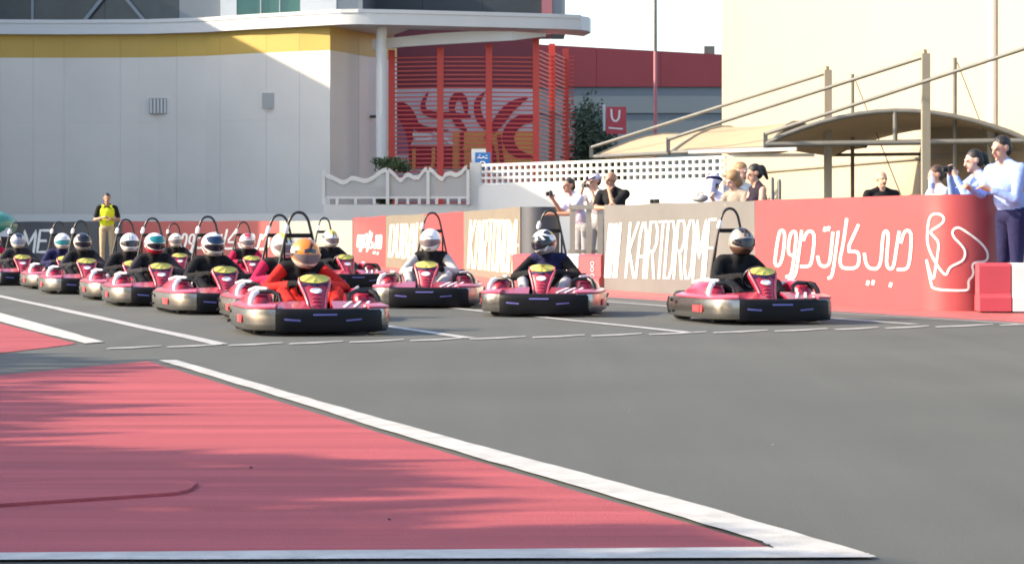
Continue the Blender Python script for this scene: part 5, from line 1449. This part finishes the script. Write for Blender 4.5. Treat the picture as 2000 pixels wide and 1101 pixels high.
ROWS = [
    # px of helmet, base row of the nose, angle to the line of sight, kart label, driver label, pose, suit, yoke, sleeve, leg, helmet(4), visor, up, yaw, pitch, roll
    (1443, 632, 19, 'red kart leading on the right beside the Arabic banner', 'person in black suit and silver helmet in the rightmost kart', 2, 'c_black', 'c_black', 'c_black', 'c_black', ('h_silver', 'h_black', 'h_brown', 'h_silver'), 'visor_dark', False, 6, 4, 0, ('stripes', 'h_brown')),
    (1070, 617, -5, 'red kart in front of the gap in the wall, second from the right', 'person in black suit with white shoulders and a black and white helmet', 1, 'c_black', 'c_navy', 'c_black', 'c_white', ('h_black', 'h_white', 'h_grey', 'h_white'), 'visor_dark', False, -26, 12, -10, ('angular', 'h_white')),
    (841, 600, -4, 'red kart in front of the sunlit beige and red banners, third from the right', 'person in black and white suit with plain white helmet, third from the right', 0, 'c_white', 'c_black', 'c_white', 'c_white', ('h_white', 'h_white', 'h_white', 'h_white'), 'visor_smoke', False, -8, 12, 0, ('sweep', 'h_grey')),
    (592, 654, 8, 'red kart nearest to the camera at the head of the left column', 'person in orange red suit with black shoulders and orange helmet in the nearest kart', 3, 'c_red', 'c_black', 'c_red', 'c_red', ('h_orange', 'h_orange', 'h_cream', 'h_white'), 'visor_smoke', False, 14, 22, 0, ('flame', 'h_black')),
    (553, 627, 8, 'red kart close behind the nearest one, mostly hidden by it', 'person in red suit and yellow topped white helmet behind the orange helmet', 0, 'c_crimson', 'c_black', 'c_crimson', 'c_red', ('h_cream', 'h_yellow', 'h_white', 'h_grey'), 'visor_smoke', False, 16, 12, 0, ('stripes', 'h_black')),
    (415, 612, 11, 'red kart with a black clad driver, second visible nose in the left column', 'person in black suit and white helmet with its dark blue visor raised', 0, 'c_black', 'c_black', 'c_black', 'c_black', ('h_white', 'h_white', 'h_cream', 'h_white'), 'visor_navy', True, 8, 14, 0, ('sweep', 'h_red')),
    (302, 596, 6, 'red kart whose driver has a raised teal visor, left column', 'person in dark suit and white helmet with a teal visor raised', 0, 'c_black', 'c_black', 'c_charcoal', 'c_black', ('h_white', 'h_white', 'h_red', 'h_white'), 'visor_teal', True, 14, 14, 0, ('sweep', 'h_red')),
    (250, 584, 6, 'red kart just right of the marshal in the left column', 'person in black suit and plain white helmet just right of the marshal', 2, 'c_black', 'c_black', 'c_black', 'c_black', ('h_white', 'h_white', 'h_white', 'h_white'), 'visor_dark', False, 0, 4, 0, ('stripes', 'h_grey')),
    (161, 572, 5, 'red kart just left of the marshal in the left column', 'person in dark suit and silver helmet with a black stripe', 0, 'c_charcoal', 'c_black', 'c_charcoal', 'c_black', ('h_silver', 'h_black', 'h_silver', 'h_cream'), 'visor_dark', True, 6, 16, 0, ('sweep', 'h_white')),
    (119, 562, 6, 'red kart in front of the dark banner letters, far left', 'person in navy suit and white helmet with a lowered teal visor', 2, 'c_navy', 'c_navy', 'c_navy', 'c_navy', ('h_white', 'h_white', 'h_cream', 'h_white'), 'visor_teal', False, 4, 6, 0, ('sweep', 'h_grey')),
    (35, 555, 6, 'red kart second from the left edge of the photo', 'person in dark suit and grey helmet with a pale blue visor near the left edge', 0, 'c_charcoal', 'c_charcoal', 'c_charcoal', 'c_black', ('h_grey', 'h_black', 'h_cream', 'h_cream'), 'visor_blue', False, 4, 8, 0, ('stripes', 'h_navy')),
    (-12, 549, 6, 'red kart cut off by the left edge of the photo', 'person in crimson suit cut off by the left edge', 0, 'c_crimson', 'c_crimson', 'c_crimson', 'c_black', ('h_cream', 'h_red', 'h_cream', 'h_cream'), 'visor_dark', False, 4, 8, 0),
    (645, 563, 20, 'red kart farther back in the second column, right of the orange helmet', 'person in black suit and white helmet with yellow and black stripes', 0, 'c_black', 'c_black', 'c_black', 'c_black', ('h_white', 'h_yellow', 'h_cream', 'h_black'), 'visor_smoke', False, 10, 12, 0, ('stripes', 'h_black')),
    (480, 560, 8, 'red kart of the crimson clad driver in the second column', 'person in crimson suit and white helmet with a red crown', 2, 'c_crimson', 'c_black', 'c_crimson', 'c_crimson', ('h_white', 'h_red', 'h_cream', 'h_cream'), 'visor_smoke', False, 0, 10, 0, ('sweep', 'h_red')),
    (343, 548, 6, 'red kart rearmost in the second column against the dull red banner', 'person in dark suit and small cream helmet against the dull red banner', 0, 'c_charcoal', 'c_black', 'c_charcoal', 'c_black', ('h_cream', 'h_white', 'h_cream', 'h_white'), 'visor_smoke', False, 0, 8, 0, ('sweep', 'h_brown')),
]
for i, r in enumerate(ROWS):
    px, base, th, kl, dl = r[:5]
    phi = R(th) - math.atan((px - CX) / F)
    dn = D(base + 3)
    dh = dn + (HEAD_Y - NOSE_Y) * math.cos(phi)
    hx_, hy_ = (px - CX) / F * dh, dh
    ox = hx_ + math.sin(phi) * HEAD_Y; oy = hy_ - math.cos(phi) * HEAD_Y
    kt = KART if i == 0 else copy_tree(KART)
    zs = 1.0 if i in (0, 1, 2, 12) else .945
    kt.location = (ox, oy, 0.008); kt.rotation_euler = (0, 0, phi); kt.scale = (.92, .95, zs)
    tag(kt, kl, 'kart', 'karts lined up on the starting grid')
    driver(kt, dl, *r[5:]).scale = (.96, .96, zs)
    if i == 1:
        fr = [c for c in kt.children if c.name.startswith('front_fairing')][0]
        mb = MB(); mb.bar((-.03, -.497, .492), (.035, -.500, .500), .012, .006); mb.bar((.03, -.500, .499), (-.012, -.515, .470), .012, .006)
        mb.build('number', M['gadget'], fr)
